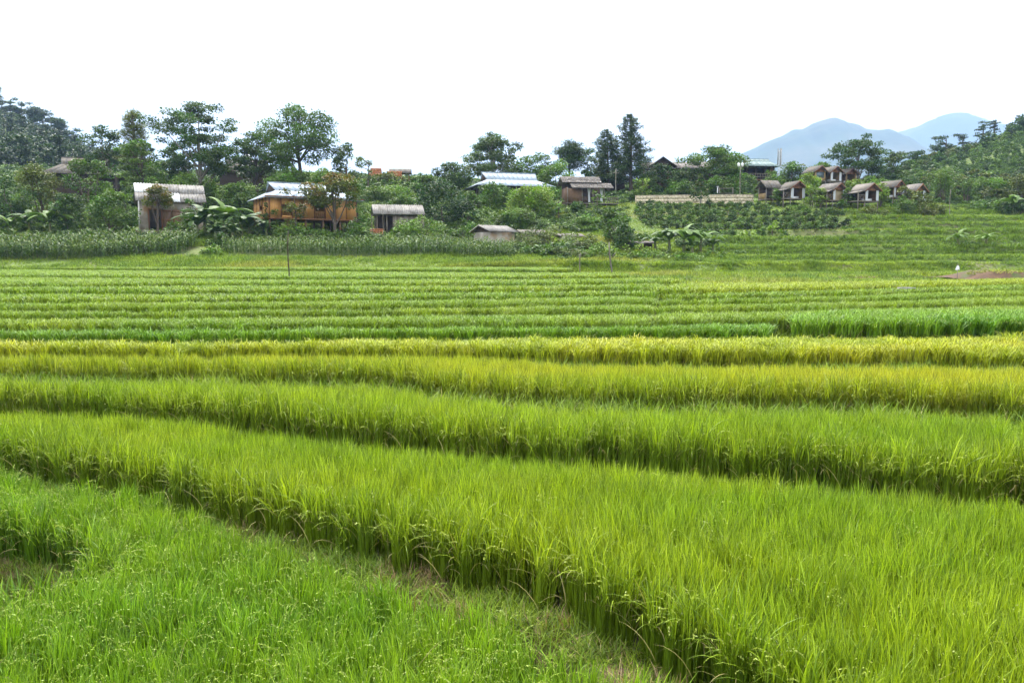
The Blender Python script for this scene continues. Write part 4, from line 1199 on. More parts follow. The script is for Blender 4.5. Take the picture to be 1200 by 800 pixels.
# ---- pines along the left ridge
_rng = random.Random(4)
for k, (px, top) in enumerate([(3, 102), (20, 116), (33, 119), (46, 127), (57, 129), (66, 137), (74, 139), (84, 150), (95, 160), (108, 172)]):
    tree('umbrella' if k % 3 else 'pine', px, 338 + 4 * (k % 3), top, 24 + 4 * (k % 2), 'pine', "pine standing on the skyline of the far wooded hill", group="skyline pines on the far wooded hill", leaf=1.0)

# ------------------------------------------------------------------ banana plants
def banana_leaf_mesh(seed):
    g = np.random.default_rng(seed)
    n = 10; L = 2.0; s = np.linspace(0, 1, n)
    th = 0.40 + 2.1 * s ** 1.1
    ds = L / (n - 1)
    r = np.concatenate([[0], np.cumsum(np.sin(th[:-1]) * ds)]); z = np.concatenate([[0], np.cumsum(np.cos(th[:-1]) * ds)])
    w = 0.25 * np.where(s < 0.16, 0.12, np.clip((s - 0.10) * 4, 0, 1) * np.sqrt(np.clip(1 - s ** 4, 0, 1)))
    V, Q, A = [], [], []
    lvb = 0.5
    for i in range(n):
        for k, u in enumerate((-1, 0, 1)):
            V.append((r[i], u * w[i] * (1 + 0.12 * g.normal()), z[i] + abs(u) * w[i] * (0.25 - 0.7 * s[i])))
            A.append((lvb + 0.2 * abs(u) - 0.1, 0.5, 0.0))
    for i in range(n - 1):
        for k in range(2):
            a = i * 3 + k; Q.append((a, a + 1, a + 4, a + 3))
    return mesh_np("leaf", V, Q, None, {"lv": np.array(A)}, smooth=True)
_bl = [banana_leaf_mesh(600 + i) for i in range(4)]
for m in _bl: m.materials.append(M["leaf"])
_bs = mesh_np("stem", *tube([(0, 0, -0.2), (0.02, 0, 0.5), (0, 0.02, 1.0)], [0.17, 0.14, 0.09], 8), smooth=True); _bs.materials.append(M["stem"])
def banana(px, d, H, green, label, seed, nl=11, group=None):
    g = random.Random(seed)
    x = x_at(px, d); z = hz(x, d)
    t = thing("banana_plant", label, "banana plant", (x, d, z), g.uniform(0, 6.28), group)
    st = H * 0.36
    o = link("stem", _bs, None, t); o.scale = (1.1, 1.1, st)
    for k in range(nl):
        o = link("leaf", _bl[k % 4], None, t)
        o.location = (0, 0, st - 0.15)
        o.rotation_euler = (g.uniform(-0.2, 0.2), -0.15 + (-0.30 if k < 1 else 0.35 * (k / nl)) + g.uniform(-0.15, 0.2), k * 2.4 + g.uniform(-0.3, 0.3))
        s = H * 0.34 * g.uniform(0.85, 1.2)
        o.scale = (s, s * g.uniform(0.9, 1.2), s)
        c = GREENS['fresh'] if (k < 2 and green not in ('dark', 'mid')) else GREENS[{'fresh': 'mid', 'light': 'mid', 'lime': 'fresh'}.get(green, 'dark')]
        o.color = (*c, 0)
    PLACED.append((x, d, 1.2))
for k, (px, d, H, gr, lab) in enumerate([
    (262, 91, 5.6, 'fresh', "tall banana plant with upright bright leaves right of the plastered house"), (240, 91.5, 5.0, 'dark', "dark banana plant leaning leaves across the plastered house wall"),
    (283, 90.5, 4.8, 'mid', "banana plant next to the left corner of the stilt house"), (252, 89.5, 3.0, 'mid', "short banana plant at the foot of the tall one"),
    (272, 89, 2.8, 'dark', "short dark banana plant just above the corn gap"), (312, 91.5, 3.0, 'dark', "banana plant with drooping leaves before the stilt house end wall"),
    (58, 93, 4.6, 'fresh', "banana plant with a tall pale leaf left of the bushy tree"), (34, 93.5, 4.2, 'mid', "banana plant with wide arching leaves beside a dark bushy tree"),
    (10, 92.5, 3.6, 'light', "pale banana plant at the end of the corn field"), (802, 82, 4.0, 'fresh', "banana plant with two upright lime leaves above the weedy terrace"),
    (822, 82.5, 3.9, 'fresh', "banana plant with a bright broad leaf at the edge of the shrubs"), (785, 83, 3.6, 'dark', "dark drooping banana plant beside the lime-leaved one"),
    (768, 84, 2.6, 'dark', "low dark banana plant amid the shrubs"), (812, 80.5, 2.3, 'mid', "small banana plant under the lime-leaved one"),
    (231, 90, 4.4, 'dark', "dark banana plant with torn leaves right against the plastered house"), (292, 92, 3.8, 'mid', "banana plant half over the stilt house corner"), (836, 83, 2.6, 'mid', "banana plant at the outer edge of the shrub belt"), (1124, 85, 2.3, 'fresh', "lone banana plant on the weedy terrace above the bare earth bank"), (1157, 85, 2.2, 'lime', "banana plant with an upright yellow-green leaf among low vines"),
    (1186, 116, 4.2, 'fresh', "banana plant below the right hill beside a dark shrub")]):
    banana(px, d, H, gr, lab, 40 + k)

# ================================================================== houses and other built things
def boxm(x0, x1, y0, y1, z0, z1):
    V = [(x, y, z) for z in (z0, z1) for y in (y0, y1) for x in (x0, x1)]
    Q = [(0, 2, 3, 1), (4, 5, 7, 6), (0, 1, 5, 4), (2, 6, 7, 3), (0, 4, 6, 2), (1, 3, 7, 5)]
    return np.array(V, float), np.array(Q)
def bx(parent, name, mat, *boxes):
    V, Q = join_vq([boxm(*b) for b in boxes])
    return link(name, mesh_np(name, V, Q), M[mat], parent)
def slabm(quad, th):
    q = np.array(quad, float); n = np.cross(q[1] - q[0], q[3] - q[0]); n /= np.linalg.norm(n)
    V = np.concatenate([q, q - n * th])
    return V, np.array([(0, 1, 2, 3), (7, 6, 5, 4), (0, 4, 5, 1), (1, 5, 6, 2), (2, 6, 7, 3), (3, 7, 4, 0)])
def slab(parent, name, mat, quad, th=0.06):
    return link(name, mesh_np(name, *slabm(quad, th)), M[mat], parent)
def prism(parent, name, mat, tri, dy):
    """triangle in x-z at y, thickness dy"""
    a = [(x, y, z) for x, y, z in tri] + [(x, y + dy, z) for x, y, z in tri]
    return link(name, mesh_np(name, np.array(a, float), [(0, 1, 4, 3), (1, 2, 5, 4), (2, 0, 3, 5)], [(0, 2, 1), (3, 4, 5)]), M[mat], parent)
def beam(parent, name, mat, a, b, r=0.06, ns=6, r1=None):
    return link(name, mesh_np(name, *capped([a, b], [r, r if r1 is None else r1], ns), smooth=False), M[mat], parent)
def capped(path, rad, ns=6):
    V, Q = tube(path, rad, ns); n = len(path)
    V = np.concatenate([V, [path[0]], [path[-1]]]); T = []
    for j in range(ns):
        T.append((n * ns, (j + 1) % ns, j, j)); T.append((n * ns + 1, (n - 1) * ns + j, (n - 1) * ns + (j + 1) % ns, (n - 1) * ns + (j + 1) % ns))
    return V, np.concatenate([Q, np.array(T)])
def capped_mesh(name, path, rad, ns=6):
    V, Q = tube(path, rad, ns); n = len(path)
    V = np.concatenate([V, [path[0]], [path[-1]]]); T = []
    for j in range(ns):
        T.append((n * ns, (j + 1) % ns, j)); T.append((n * ns + 1, (n - 1) * ns + j, (n - 1) * ns + (j + 1) % ns))
    return mesh_np(name, V, Q, np.array(T))
def beam(parent, name, mat, a, b, r=0.06, ns=6, r1=None):
    return link(name, capped_mesh(name, [a, b], [r, r if r1 is None else r1], ns), M[mat], parent)
def sheets(parent, mat, quad, cols, rows=1, th=0.03, odd=None, name="roof_sheet", corr=0, lift=0.03, seed=1):
    """lay a slope with separate sheets: quad = eave left, eave right, ridge right, ridge left"""
    g = random.Random(seed)
    A, B, C, D = [np.array(p, float) for p in quad]
    n = np.cross(B - A, D - A); n /= np.linalg.norm(n)
    if n[2] < 0: n = -n
    for r in range(rows):
        v0, v1 = r / rows, min(1.0, (r + 1) / rows + (0.05 if r < rows - 1 else 0))
        for c in range(cols):
            u0, u1 = c / cols + 0.002, (c + 1) / cols - 0.002
            def P(u, v): return (A * (1 - u) + B * u) * (1 - v) + (D * (1 - u) + C * u) * v
            off = n * (lift * (rows - r) * 0.0 + lift * r + g.uniform(0, 0.015))
            m = mat
            if odd and (r, c) in odd: m = odd[(r, c)]
            if corr:
                k = corr * 2; V = []; Q = []
                for i in range(k + 1):
                    u = u0 + (u1 - u0) * i / k
                    h = n * (0.10 if i % 2 else 0.0) + off
                    V += [P(u, v0) + h, P(u, v1) + h, P(u, v0) + h - n * th, P(u, v1) + h - n * th]
                for i in range(k):
                    a = i * 4
                    Q += [(a, a + 4, a + 5, a + 1), (a + 2, a + 3, a + 7, a + 6), (a, a + 2, a + 6, a + 4), (a + 1, a + 5, a + 7, a + 3)]
                me = mesh_np(name, np.array(V), Q)
            else:
                q = [P(u0, v0) + off, P(u1, v0) + off, P(u1, v1) + off, P(u0, v1) + off]
                me = mesh_np(name, *slabm(q, th if np.dot(np.cross(q[1] - q[0], q[3] - q[0]), n) > 0 else -th))
            link(name, me, M[m], parent)
def gable_roof(parent, mat, L, W, z0, h, oh=0.5, cols=5, rows=1, along='x', **k):
    """ridge along local x (length L), eaves at y=+-W/2"""
    a, b = L / 2 + oh, W / 2 + oh
    ze = z0 - oh * h / (W / 2)
    if along == 'x':
        sheets(parent, mat, [(-a, -b, ze), (a, -b, ze), (a, 0, z0 + h), (-a, 0, z0 + h)], cols, rows, **k)
        sheets(parent, mat, [(a, b, ze), (-a, b, ze), (-a, 0, z0 + h), (a, 0, z0 + h)], cols, rows, **k)
    else:
        sheets(parent, mat, [(-b, a, ze), (-b, -a, ze), (0, -a, z0 + h), (0, a, z0 + h)], cols, rows, **k)
        sheets(parent, mat, [(b, -a, ze), (b, a, ze), (0, a, z0 + h), (0, -a, z0 + h)], cols, rows, **k)
def hip_gable(parent, mat, L, W, z0, h, oh=1.0, cols=8, skirt=0.45, gab='wood_dark', trim=None):
    """hipped roof with a small gablet at each end and a flatter flaring skirt"""
    le, we = L / 2 + oh, W / 2 + oh
    zm = z0 + h * skirt; lm = L / 2 - W * 0.16; wm = W * 0.30; lr = lm + 0.35
    ze = z0 - 0.35
    for s in (-1, 1):
        for c in range(cols):
            u0, u1 = c / cols + 0.0015, (c + 1) / cols - 0.0015
            X = lambda hl, u: -hl + 2 * hl * u
            lo = [(X(le, u0), s * we, ze), (X(le, u1), s * we, ze), (X(lm, u1), s * wm, zm), (X(lm, u0), s * wm, zm)]
            hi = [(X(lm, u0), s * wm, zm), (X(lm, u1), s * wm, zm), (X(lr, u1), 0, z0 + h), (X(lr, u0), 0, z0 + h)]
            if s > 0: lo = [lo[1], lo[0], lo[3], lo[2]]; hi = [hi[1], hi[0], hi[3], hi[2]]
            V, Q = join_vq([slabm(lo, 0.05), slabm([(x, y, z + 0.012) for x, y, z in hi], 0.05)])
            link("roof_sheet", mesh_np("roof_sheet", V, Q), M[mat], parent)
    for s in (-1, 1):
        q = [(s * le, s * we, ze), (s * le, -s * we, ze), (s * lm, -s * wm, zm - 0.02), (s * lm, s * wm, zm - 0.02)]
        q = [q[1], q[0], q[3], q[2]]
        link("roof_hip", mesh_np("roof_hip", *slabm(q, 0.05)), M[mat], parent)
        xg = s * (lm + 0.02)
        V = np.array([(xg, -wm * 0.96, zm), (xg, wm * 0.96, zm), (xg, 0, z0 + h - 0.05), (xg - s * 0.08, -wm * 0.96, zm), (xg - s * 0.08, wm * 0.96, zm), (xg - s * 0.08, 0, z0 + h - 0.05)])
        link("gable_panel", mesh_np("gable_panel", V, [(0, 1, 4, 3), (1, 2, 5, 4), (2, 0, 3, 5)], [(0, 2, 1), (3, 4, 5)]), M[gab], parent)
    bx(parent, "ridge_cap", mat, (-lr, lr, -0.14, 0.14, z0 + h - 0.03, z0 + h + 0.05))
def wall_bays(parent, mat, trim, axis, s0, s1, c, z0, z1, n, skip=(), th=0.08, windows=(), trimw=0.09):
    """a wall made of separate panels between posts; axis 'x' runs along x at y=c, 'y' along y at x=c"""
    st = (s1 - s0) / n
    def B(a0, a1, b0, b1, za, zb): return (a0, a1, b0, b1, za, zb) if axis == 'x' else (b0, b1, a0, a1, za, zb)
    for k in range(n):
        a, b = s0 + k * st + trimw * 0.5, s0 + (k + 1) * st - trimw * 0.5
        if k in skip: continue
        if k in windows:
            zs, zt = z0 + (z1 - z0) * 0.12, z0 + (z1 - z0) * 0.62
            bx(parent, "wall_panel", mat, B(a, b, c - th / 2, c + th / 2, z0, zs), B(a, b, c - th / 2, c + th / 2, zt, z1))
            w = thing_part(parent, "window", mat, [B(a, a + 0.06, c - th, c + th, zs, zt), B(b - 0.06, b, c - th, c + th, zs, zt)], trim)
            for j in range(1, 6):
                x = a + (b - a) * j / 6
                bx(w, "baluster", mat, B(x - 0.03, x + 0.03, c - 0.04, c + 0.04, zs, zs + (zt - zs) * 0.55))
            bx(w, "window_rail", trim, B(a + 0.06, b - 0.06, c - 0.05, c + 0.05, zs + (zt - zs) * 0.55, zs + (zt - zs) * 0.55 + 0.08))
        else:
            bx(parent, "wall_panel", mat, B(a, b, c - th / 2, c + th / 2, z0, z1))
    for k in range(n + 1):
        a = s0 + k * st
        bx(parent, "wall_post", trim, B(a - trimw * 0.5 + 0.002, a + trimw * 0.5 - 0.002, c - th * 0.9, c + th * 0.9, z0 - 0.05, z1 + 0.03))
def thing_part(parent, name, mat, boxes, m2=None):
    return bx(parent, name, m2 or mat, *boxes)
def house(name, label, px, d, rz, cat="house", dz=0.0):
    x = x_at(px, d); z = hz(x, d) + dz
    PLACED.append((x, d, 5.0))
    return thing(name, label, cat, (x, d, z), R(rz))

# --- plastered house with corrugated sheet roof
h = house("plastered_house", "plastered farmhouse with grey corrugated sheet roof and brown double door", 200, 99, 27)
L, W, Z = 7.0, 4.8, 3.5
bx(h, "wall", "plaster_pale", (-L / 2, -L / 2 + 0.2, -W / 2 + 0.2, W / 2, -0.8, Z + 0.1))
bx(h, "wall", "plaster", (L / 2 - 0.2, L / 2, -W / 2 + 0.2, W / 2, -0.8, Z + 0.1))
bx(h, "wall", "plaster", (-L / 2, L / 2, W / 2, W / 2 + 0.2, -0.8, Z + 0.1))
bx(h, "wall", "plaster", (-L / 2, -2.6, -W / 2, -W / 2 + 0.2, -0.8, Z + 0.05))
bx(h, "wall", "plaster", (-2.6, 1.0, -W / 2, -W / 2 + 0.2, 2.35, Z + 0.05))
bx(h, "wall", "plaster", (1.0, 2.0, -W / 2 + 0.02, -W / 2 + 0.2, -0.8, Z + 0.05))
bx(h, "wall", "plaster_pale", (2.0, 2.7, -W / 2 - 0.04, -W / 2 + 0.2, -0.8, 2.9))
bx(h, "wall", "plaster", (2.7, L / 2, -W / 2, -W / 2 + 0.2, -0.8, Z - 0.6))
for a in (-1.05, 0.0):
    dd = bx(h, "door", "wood", (a + 0.02, a + 1.0, -W / 2 - 0.02, -W / 2 + 0.06, -0.1, 2.35))
    bx(dd, "door_rail", "wood_trim", (a + 0.02, a + 1.0, -W / 2 - 0.06, -W / 2 - 0.021, 1.15, 1.27), (a + 0.02, a + 1.0, -W / 2 - 0.06, -W / 2 - 0.021, 2.2, 2.33))
bx(h, "door_frame", "wood_trim", (-2.6, -2.48, -W / 2 - 0.05, -W / 2 + 0.2, -0.1, 2.35), (-1.17, -1.05, -W / 2 - 0.05, -W / 2 + 0.2, -0.1, 2.35), (-2.6, -1.05, -W / 2 - 0.05, -W / 2 + 0.19, 2.36, 2.48))
bx(h, "floor", "plaster", (-L / 2 - 0.5, L / 2 + 0.5, -W / 2 - 1.0, W / 2, -0.9, -0.1))
gable_roof(h, "fibro", L, W, Z + 0.15, 1.9, 0.45, cols=8, rows=2, corr=3, odd={(1, 0): "fibro_white", (1, 1): "fibro_white", (0, 4): "fibro_white"}, th=0.02, seed=3)
for s in (-1, 1):
    xg = s * (L / 2 - 0.1)
    V = np.array([(xg - 0.08, -W / 2 + 0.2, Z + 0.1), (xg - 0.08, W / 2, Z + 0.1), (xg - 0.08, 0, Z + 1.9), (xg + 0.08, -W / 2 + 0.2, Z + 0.1), (xg + 0.08, W / 2, Z + 0.1), (xg + 0.08, 0, Z + 1.9)])
    link("gable_panel", mesh_np("gable_panel", V, [(0, 1, 4, 3), (1, 2, 5, 4), (2, 0, 3, 5)], [(0, 2, 1), (3, 4, 5)]), M["wood_dark"], h)

# --- golden stilt house
h = house("stilt_house", "golden timber stilt house with blue-grey metal roof and open doorway", 358, 99, 32)
L, W, F, Z = 10.6, 7.0, 1.45, 3.95
for i in range(6):
    for j in range(3):
        x, y = -L / 2 + i * L / 5, -W / 2 + 0.1 + j * (W - 0.2) / 2
        beam(h, "stilt", "wood", (x, y, -0.8), (x, y, F - 0.16), 0.13)
bx(h, "floor", "wood_trim", (-L / 2 - 0.15, L / 2 + 0.15, -W / 2 - 0.15, W / 2 + 0.15, F - 0.16, F))
wall_bays(h, "wood_gold", "wood_trim", 'x', -L / 2, L / 2, -W / 2, F, Z, 8, skip=(4,), windows=(1,))
wall_bays(h, "wood_gold", "wood_trim", 'y', -W / 2 + 0.1, W / 2 - 0.1, -L / 2, F, Z, 5, windows=(2,))
wall_bays(h, "wood_gold", "wood_trim", 'y', -W / 2 + 0.1, W / 2 - 0.1, L / 2, F, Z, 5)
wall_bays(h, "wood_gold", "wood_trim", 'x', -L / 2, L / 2, W / 2, F, Z, 8)
a0, a1 = -L / 2 + 4 * L / 8, -L / 2 + 5 * L / 8
bx(h, "railing", "wood_gold", (a0 + 0.05, a1 - 0.05, -W / 2 - 0.04, -W / 2 + 0.04, F + 0.75, F + 0.85), *[(a0 + 0.15 + k * 0.22, a0 + 0.2 + k * 0.22, -W / 2 - 0.03, -W / 2 + 0.03, F, F + 0.75) for k in range(5)])
bx(h, "eave_beam", "wood_trim", (-L / 2 - 0.7, L / 2 + 0.7, -W / 2 - 0.75, -W / 2 - 0.63, Z - 0.14, Z - 0.02))
hip_gable(h, "metal_blue", L, W, Z + 0.15, 1.75, 0.7, cols=10, skirt=0.36)

# --- house with the white dish
h = house("dish_house", "far hipped house with dull tiled roof and a white water tank on top", 292, 142, 12)
L, W, Z = 8.5, 6.0, 2.0
bx(h, "wall", "wood_dark", (-L / 2, L / 2, -W / 2, W / 2, -1.5, Z))
hip_gable(h, "thatch", L, W, Z, 2.0, 1.0, cols=8, skirt=0.5)
V, Q = capped([(0, 0, 0), (0, 0, 0.08), (0, 0, 0.15)], [0.2, 0.3, 0.35], 10)
tk = thing("water_tank", "white rounded water tank on the ridge of the far tiled house", "tank", tuple(np.array(h.location) + np.array([0.2, -0.3, 3.5])))
link("tank_body", capped_mesh("tank_body", [(0, 0, 0.3), (0, 0, 0.45), (0, 0, 1.15), (0, 0, 1.35), (0, 0, 1.42)], [0.55, 0.72, 0.72, 0.5, 0.16], 14), M["white"], tk)
for a in (0.5, 2.1, 3.7, 5.2): beam(tk, "leg", "steel", (0.5 * math.cos(a), 0.5 * math.sin(a), -0.6), (0.5 * math.cos(a), 0.5 * math.sin(a), 0.42), 0.04)
sp_ = thing("roof_panel", "white sheet panel leaning on the front slope of the far tiled house", "panel", tuple(np.array(h.location) + np.array([0.7, -2.5, 2.25])))
link("panel", mesh_np("panel", *slabm([(-0.9, -0.7, 0.10), (0.9, -0.8, 0.10), (0.8, 0.35, 0.78), (-0.8, 0.35, 0.78)], 0.05)), M["fibro_white"], sp_)
for a in (-0.6, 0.6): beam(sp_, "batten", "steel", (a, 0.3, 0.3), (a, 0.3, 0.74), 0.03)

# --- brown hipped house behind trees on the left
h = house("hipped_house", "brown weathered hipped house mostly hidden by trees below the pine hill", 104, 128, 18)
L, W, Z = 8.5, 7.5, 3.4
bx(h, "wall", "wood_dark", (-L / 2, L / 2, -W / 2, W / 2, -1.5, Z))
hip_gable(h, "thatch", L, W, Z + 0.1, 2.6, 1.2, cols=8, skirt=0.5)

# --- open shed with fibre-cement roof
h = house("open_shed", "grey-roofed open shed with board wall beside the rust-tipped tree", 466, 101, 14, "shed")
L, W, Z = 5.4, 3.4, 2.2
for x in (-L / 2, -L / 2 + 1.2, -L / 2 + 2.3, L / 2): 
    for y in (-W / 2, W / 2): beam(h, "post", "wood_grey", (x, y, -0.8), (x, y, Z + 0.1), 0.08)
for k in range(6): bx(h, "wall_panel", "wood_grey", (-0.8 + k * 0.65 + 0.01, -0.8 + (k + 1) * 0.65 - 0.01, -W / 2 - 0.12, -W / 2 - 0.08, -0.3, Z - 0.3))
bx(h, "back_wall", "wood_dark", (-L / 2 + 0.1, L / 2 - 0.1, W / 2 + 0.08, W / 2 + 0.14, -0.6, Z))
gable_roof(h, "fibro", L, W, Z + 0.2, 1.0, 0.5, cols=7, rows=1, corr=4, th=0.02, seed=5)
bp = thing("brick_pile", "small stack of red bricks at the mouth of the open shed", "bricks", (x_at(441, 98.5), 98.5, hz(x_at(441, 98.5), 98.5)))
for r in range(4):
    for k in range(5): bx(bp, "brick", "brick_red", (-0.9 + k * 0.36 + 0.02 * r, -0.9 + k * 0.36 + 0.33 + 0.02 * r, -0.3, 0.3, r * 0.2, r * 0.2 + 0.19))

# --- house with the long blue-grey roof
h = house("blue_roof_house", "dark timber house with long pale blue metal hipped roof on the slope", 596, 130, 17, dz=-1.1)
L, W, F, Z = 10.6, 7.0, 0.6, 3.2
for i in range(5):
    for y in (-W / 2, W / 2): beam(h, "stilt", "wood_dark", (-L / 2 + i * L / 4, y, -1.2), (-L / 2 + i * L / 4, y, F - 0.15), 0.13)
bx(h, "floor", "wood_grey", (-L / 2 - 0.2, L / 2 + 0.2, -W / 2 - 0.2, W / 2 + 0.2, F - 0.15, F))
wall_bays(h, "wood_dark", "wood_dark", 'x', -L / 2, L / 2, -W / 2, F, Z, 7, skip=(0,))
wall_bays(h, "wood_dark", "wood_grey", 'y', -W / 2 + 0.1, W / 2 - 0.1, -L / 2, F, Z, 4, windows=(1, 2))
wall_bays(h, "wood_dark", "wood_dark", 'y', -W / 2 + 0.1, W / 2 - 0.1, L / 2, F, Z, 4)
bx(h, "wall_panel", "wood_dark", (-L / 2 + 0.1, L / 2 - 0.1, W / 2 - 0.04, W / 2 + 0.04, F, Z))
hip_gable(h, "metal_blue", L, W, Z + 0.25, 2.1, 1.2, cols=11, skirt=0.36)

# --- low huts by the corn
def hut(px, d, rz, L, W, Z, hh, label, wall="plaster", roof="fibro"):
    h = house("low_hut", label, px, d, rz, "hut")
    bx(h, "wall", wall, (-L / 2, L / 2, -W / 2, -W / 2 + 0.12, -0.8, Z))
    bx(h, "wall", wall, (-L / 2, -L / 2 + 0.12, -W / 2 + 0.12, W / 2, -0.8, Z)); bx(h, "wall", wall, (L / 2 - 0.12, L / 2, -W / 2 + 0.12, W / 2, -0.8, Z))
    bx(h, "wall", "wood_dark", (-L / 2, L / 2, W / 2, W / 2 + 0.12, -0.8, Z))
    sheets(h, roof, [(-L / 2 - 0.4, -W / 2 - 0.4, Z), (L / 2 + 0.4, -W / 2 - 0.4, Z), (L / 2 + 0.4, 0.2, Z + hh), (-L / 2 - 0.4, 0.2, Z + hh)], 5, 1, corr=4, th=0.02)
    sheets(h, roof, [(L / 2 + 0.4, W / 2 + 0.4, Z), (-L / 2 - 0.4, W / 2 + 0.4, Z), (-L / 2 - 0.4, 0.2, Z + hh), (L / 2 + 0.4, 0.2, Z + hh)], 5, 1, corr=4, th=0.02)
    for s in (-1, 1):
        xg = s * (L / 2 - 0.06)
        V = np.array([(xg - 0.05, -W / 2 + 0.1, Z), (xg - 0.05, W / 2, Z), (xg - 0.05, 0.2, Z + hh - 0.1), (xg + 0.05, -W / 2 + 0.1, Z), (xg + 0.05, W / 2, Z), (xg + 0.05, 0.2, Z + hh - 0.1)])
        link("gable_panel", mesh_np("gable_panel", V, [(0, 1, 4, 3), (1, 2, 5, 4), (2, 0, 3, 5)], [(0, 2, 1), (3, 4, 5)]), M["wood_dark"], h)
    return h
hut(579, 92, 42, 3.6, 3.0, 1.35, 0.75, "low hut with sagging grey roof and mud wall at the end of the corn")
hut(622, 97, 20, 2.6, 2.2, 0.6, 0.45, "lean-to roof half sunk in shrubs behind the low mud hut", "plaster", "shingle")
hut(668, 95, 15, 2.2, 2.0, 0.3, 0.35, "grey hut roof glimpsed among the grey-green shrubs", "plaster", "shingle")
hut(748, 86, 5, 2.6, 2.2, 0.5, 0.25, "dark low shelter under the bananas on the slope", "wood_dark", "shingle")

# --- cabin with two shingle roofs
h = house("shingle_cabin", "wooden cabin with two stepped shingle roofs and tied white curtains", 684, 125, 8, "cabin", -0.7)
L, W, F = 6.2, 4.0, 0.9
for x in (-L / 2, -L / 4, 0, L / 4, L / 2):
    beam(h, "stilt", "wood_grey", (x, -W / 2, -1.4), (x, -W / 2, F - 0.12), 0.10)
bx(h, "floor", "wood_grey", (-L / 2 - 0.2, L / 2 + 1.8, -W / 2 - 0.2, W / 2, F - 0.12, F))
for x in (-L / 2 + 0.1, -0.7, 0.95, L / 2 - 0.4): beam(h, "post", "wood_grey", (x, -W / 2, F), (x, -W / 2, F + 2.3), 0.08)
bx(h, "wall_panel", "wood", (-L / 2 + 0.2, -0.8, -W / 2 - 0.05, -W / 2 + 0.03, F, F + 2.2))
bx(h, "wall_panel", "wood_dark", (-0.6, 0.2, -W / 2 - 0.04, -W / 2 + 0.03, F, F + 1.0))
bx(h, "wall", "wood_dark", (-L / 2, L / 2, W / 2 - 0.1, W / 2, F, F + 3.2))
bx(h, "wall", "wood", (-L / 2, -L / 2 + 0.1, -W / 2 + 0.1, W / 2 - 0.1, F, F + 2.4))
for x in (0.35, 2.3):
    V = []; Q = []
    for i in range(7):
        for j, (zz, ww) in enumerate(((2.25, 0.55), (1.3, 0.28), (0.15, 0.42))):
            V.append((x + (i / 6 - 0.5) * ww, -W / 2 + 0.08 + 0.05 * (i % 2), F + zz))
    for i in range(6):
        for j in range(2): a = i * 3 + j; Q.append((a, a + 1, a + 4, a + 3))
    link("curtain", mesh_np("curtain", V, Q, smooth=True), M["curtain"], h)
for k in range(6):
    bx(h, "railing_post", "wood_grey", (L / 2 + 0.1 + k * 0.32, L / 2 + 0.18 + k * 0.32, -W / 2 - 0.12, -W / 2 - 0.04, F, F + 0.8))
bx(h, "railing", "wood_grey", (L / 2, L / 2 + 1.8, -W / 2 - 0.13, -W / 2 - 0.03, F + 0.8, F + 0.88))
def courses(parent, x0, x1, y0, z0, y1, z1, n, th=0.07):
    """overlapping shingle courses, every shingle a little uneven, one part for each course"""
    g = random.Random(int(x0 * 100))
    for k in range(n):
        parts = []; x = x0
        a, b = k / n, min(1, (k + 1) / n + 0.05)
        while x < x1 - 0.05:
            w = g.uniform(0.22, 0.42); e = min(x1, x + w); j = g.uniform(-0.05, 0.05)
            ya, yb = y0 + (y1 - y0) * (a - 0.0) + j, y0 + (y1 - y0) * b
            za, zb = z0 + (z1 - z0) * a + 0.05, z0 + (z1 - z0) * b + 0.02 + g.uniform(0, 0.03)
            parts.append(slabm([(x, ya, za), (e - 0.015, ya, za), (e - 0.015, yb, zb), (x, yb, zb)], th)); x = e
        link("shingle_course", mesh_np("shingle_course", *join_vq(parts)), M["shingle"], parent)
courses(h, -L / 2 + 0.6, L / 2 + 0.9, -W / 2 - 0.9, F + 2.2, -W / 2 + 1.0, F + 3.1, 5)
courses(h, -L / 2 - 0.6, L / 2 - 0.6, -W / 2 + 0.6, F + 3.15, 0.5, F + 4.2, 5)
bx(h, "ridge_beam", "wood_grey", (-L / 2 - 0.5, L / 2 - 0.6, 0.45, 0.6, F + 4.05, F + 4.2))
slab(h, "rear_slope", "shingle", [(L / 2 - 0.6, W / 2 + 0.8, F + 3.0), (-L / 2 - 0.6, W / 2 + 0.8, F + 3.0), (-L / 2 - 0.6, 0.55, F + 4.18), (L / 2 - 0.6, 0.55, F + 4.18)], 0.08)

# --- wooden lodge on the hilltop
h = house("wooden_lodge", "large dark timber lodge with gabled brown roof behind trees and the stone wall", 792, 152, -4, "lodge")
L, W, F, Z = 13.0, 7.0, 0.5, 3.6
for i in range(7): beam(h, "post", "wood", (-L / 2 + i * L / 6, -W / 2 - 1.0, -1), (-L / 2 + i * L / 6, -W / 2 - 1.0, Z), 0.11)
bx(h, "floor", "wood", (-L / 2 - 0.3, L / 2 + 0.3, -W / 2 - 1.2, W / 2, F - 0.2, F))
wall_bays(h, "wood_dark", "wood", 'x', -L / 2, L / 2, -W / 2, F, Z, 8, windows=(1, 3, 5))
bx(h, "wall", "wood_dark", (-L / 2, -L / 2 + 0.1, -W / 2 + 0.1, W / 2, F, Z)); bx(h, "wall", "wood_dark", (L / 2 - 0.1, L / 2, -W / 2 + 0.1, W / 2, F, Z)); bx(h, "wall", "wood_dark", (-L / 2, L / 2, W / 2, W / 2 + 0.1, F, Z))
bx(h, "railing", "wood_trim", (-L / 2, L / 2, -W / 2 - 1.06, -W / 2 - 0.96, F + 0.85, F + 0.95), (-L / 2, L / 2, -W / 2 - 1.04, -W / 2 - 0.98, F + 0.4, F + 0.47))
gable_roof(h, "shingle", L, W + 2, Z + 0.2, 1.5, 0.6, cols=12, rows=1, th=0.07, seed=8)
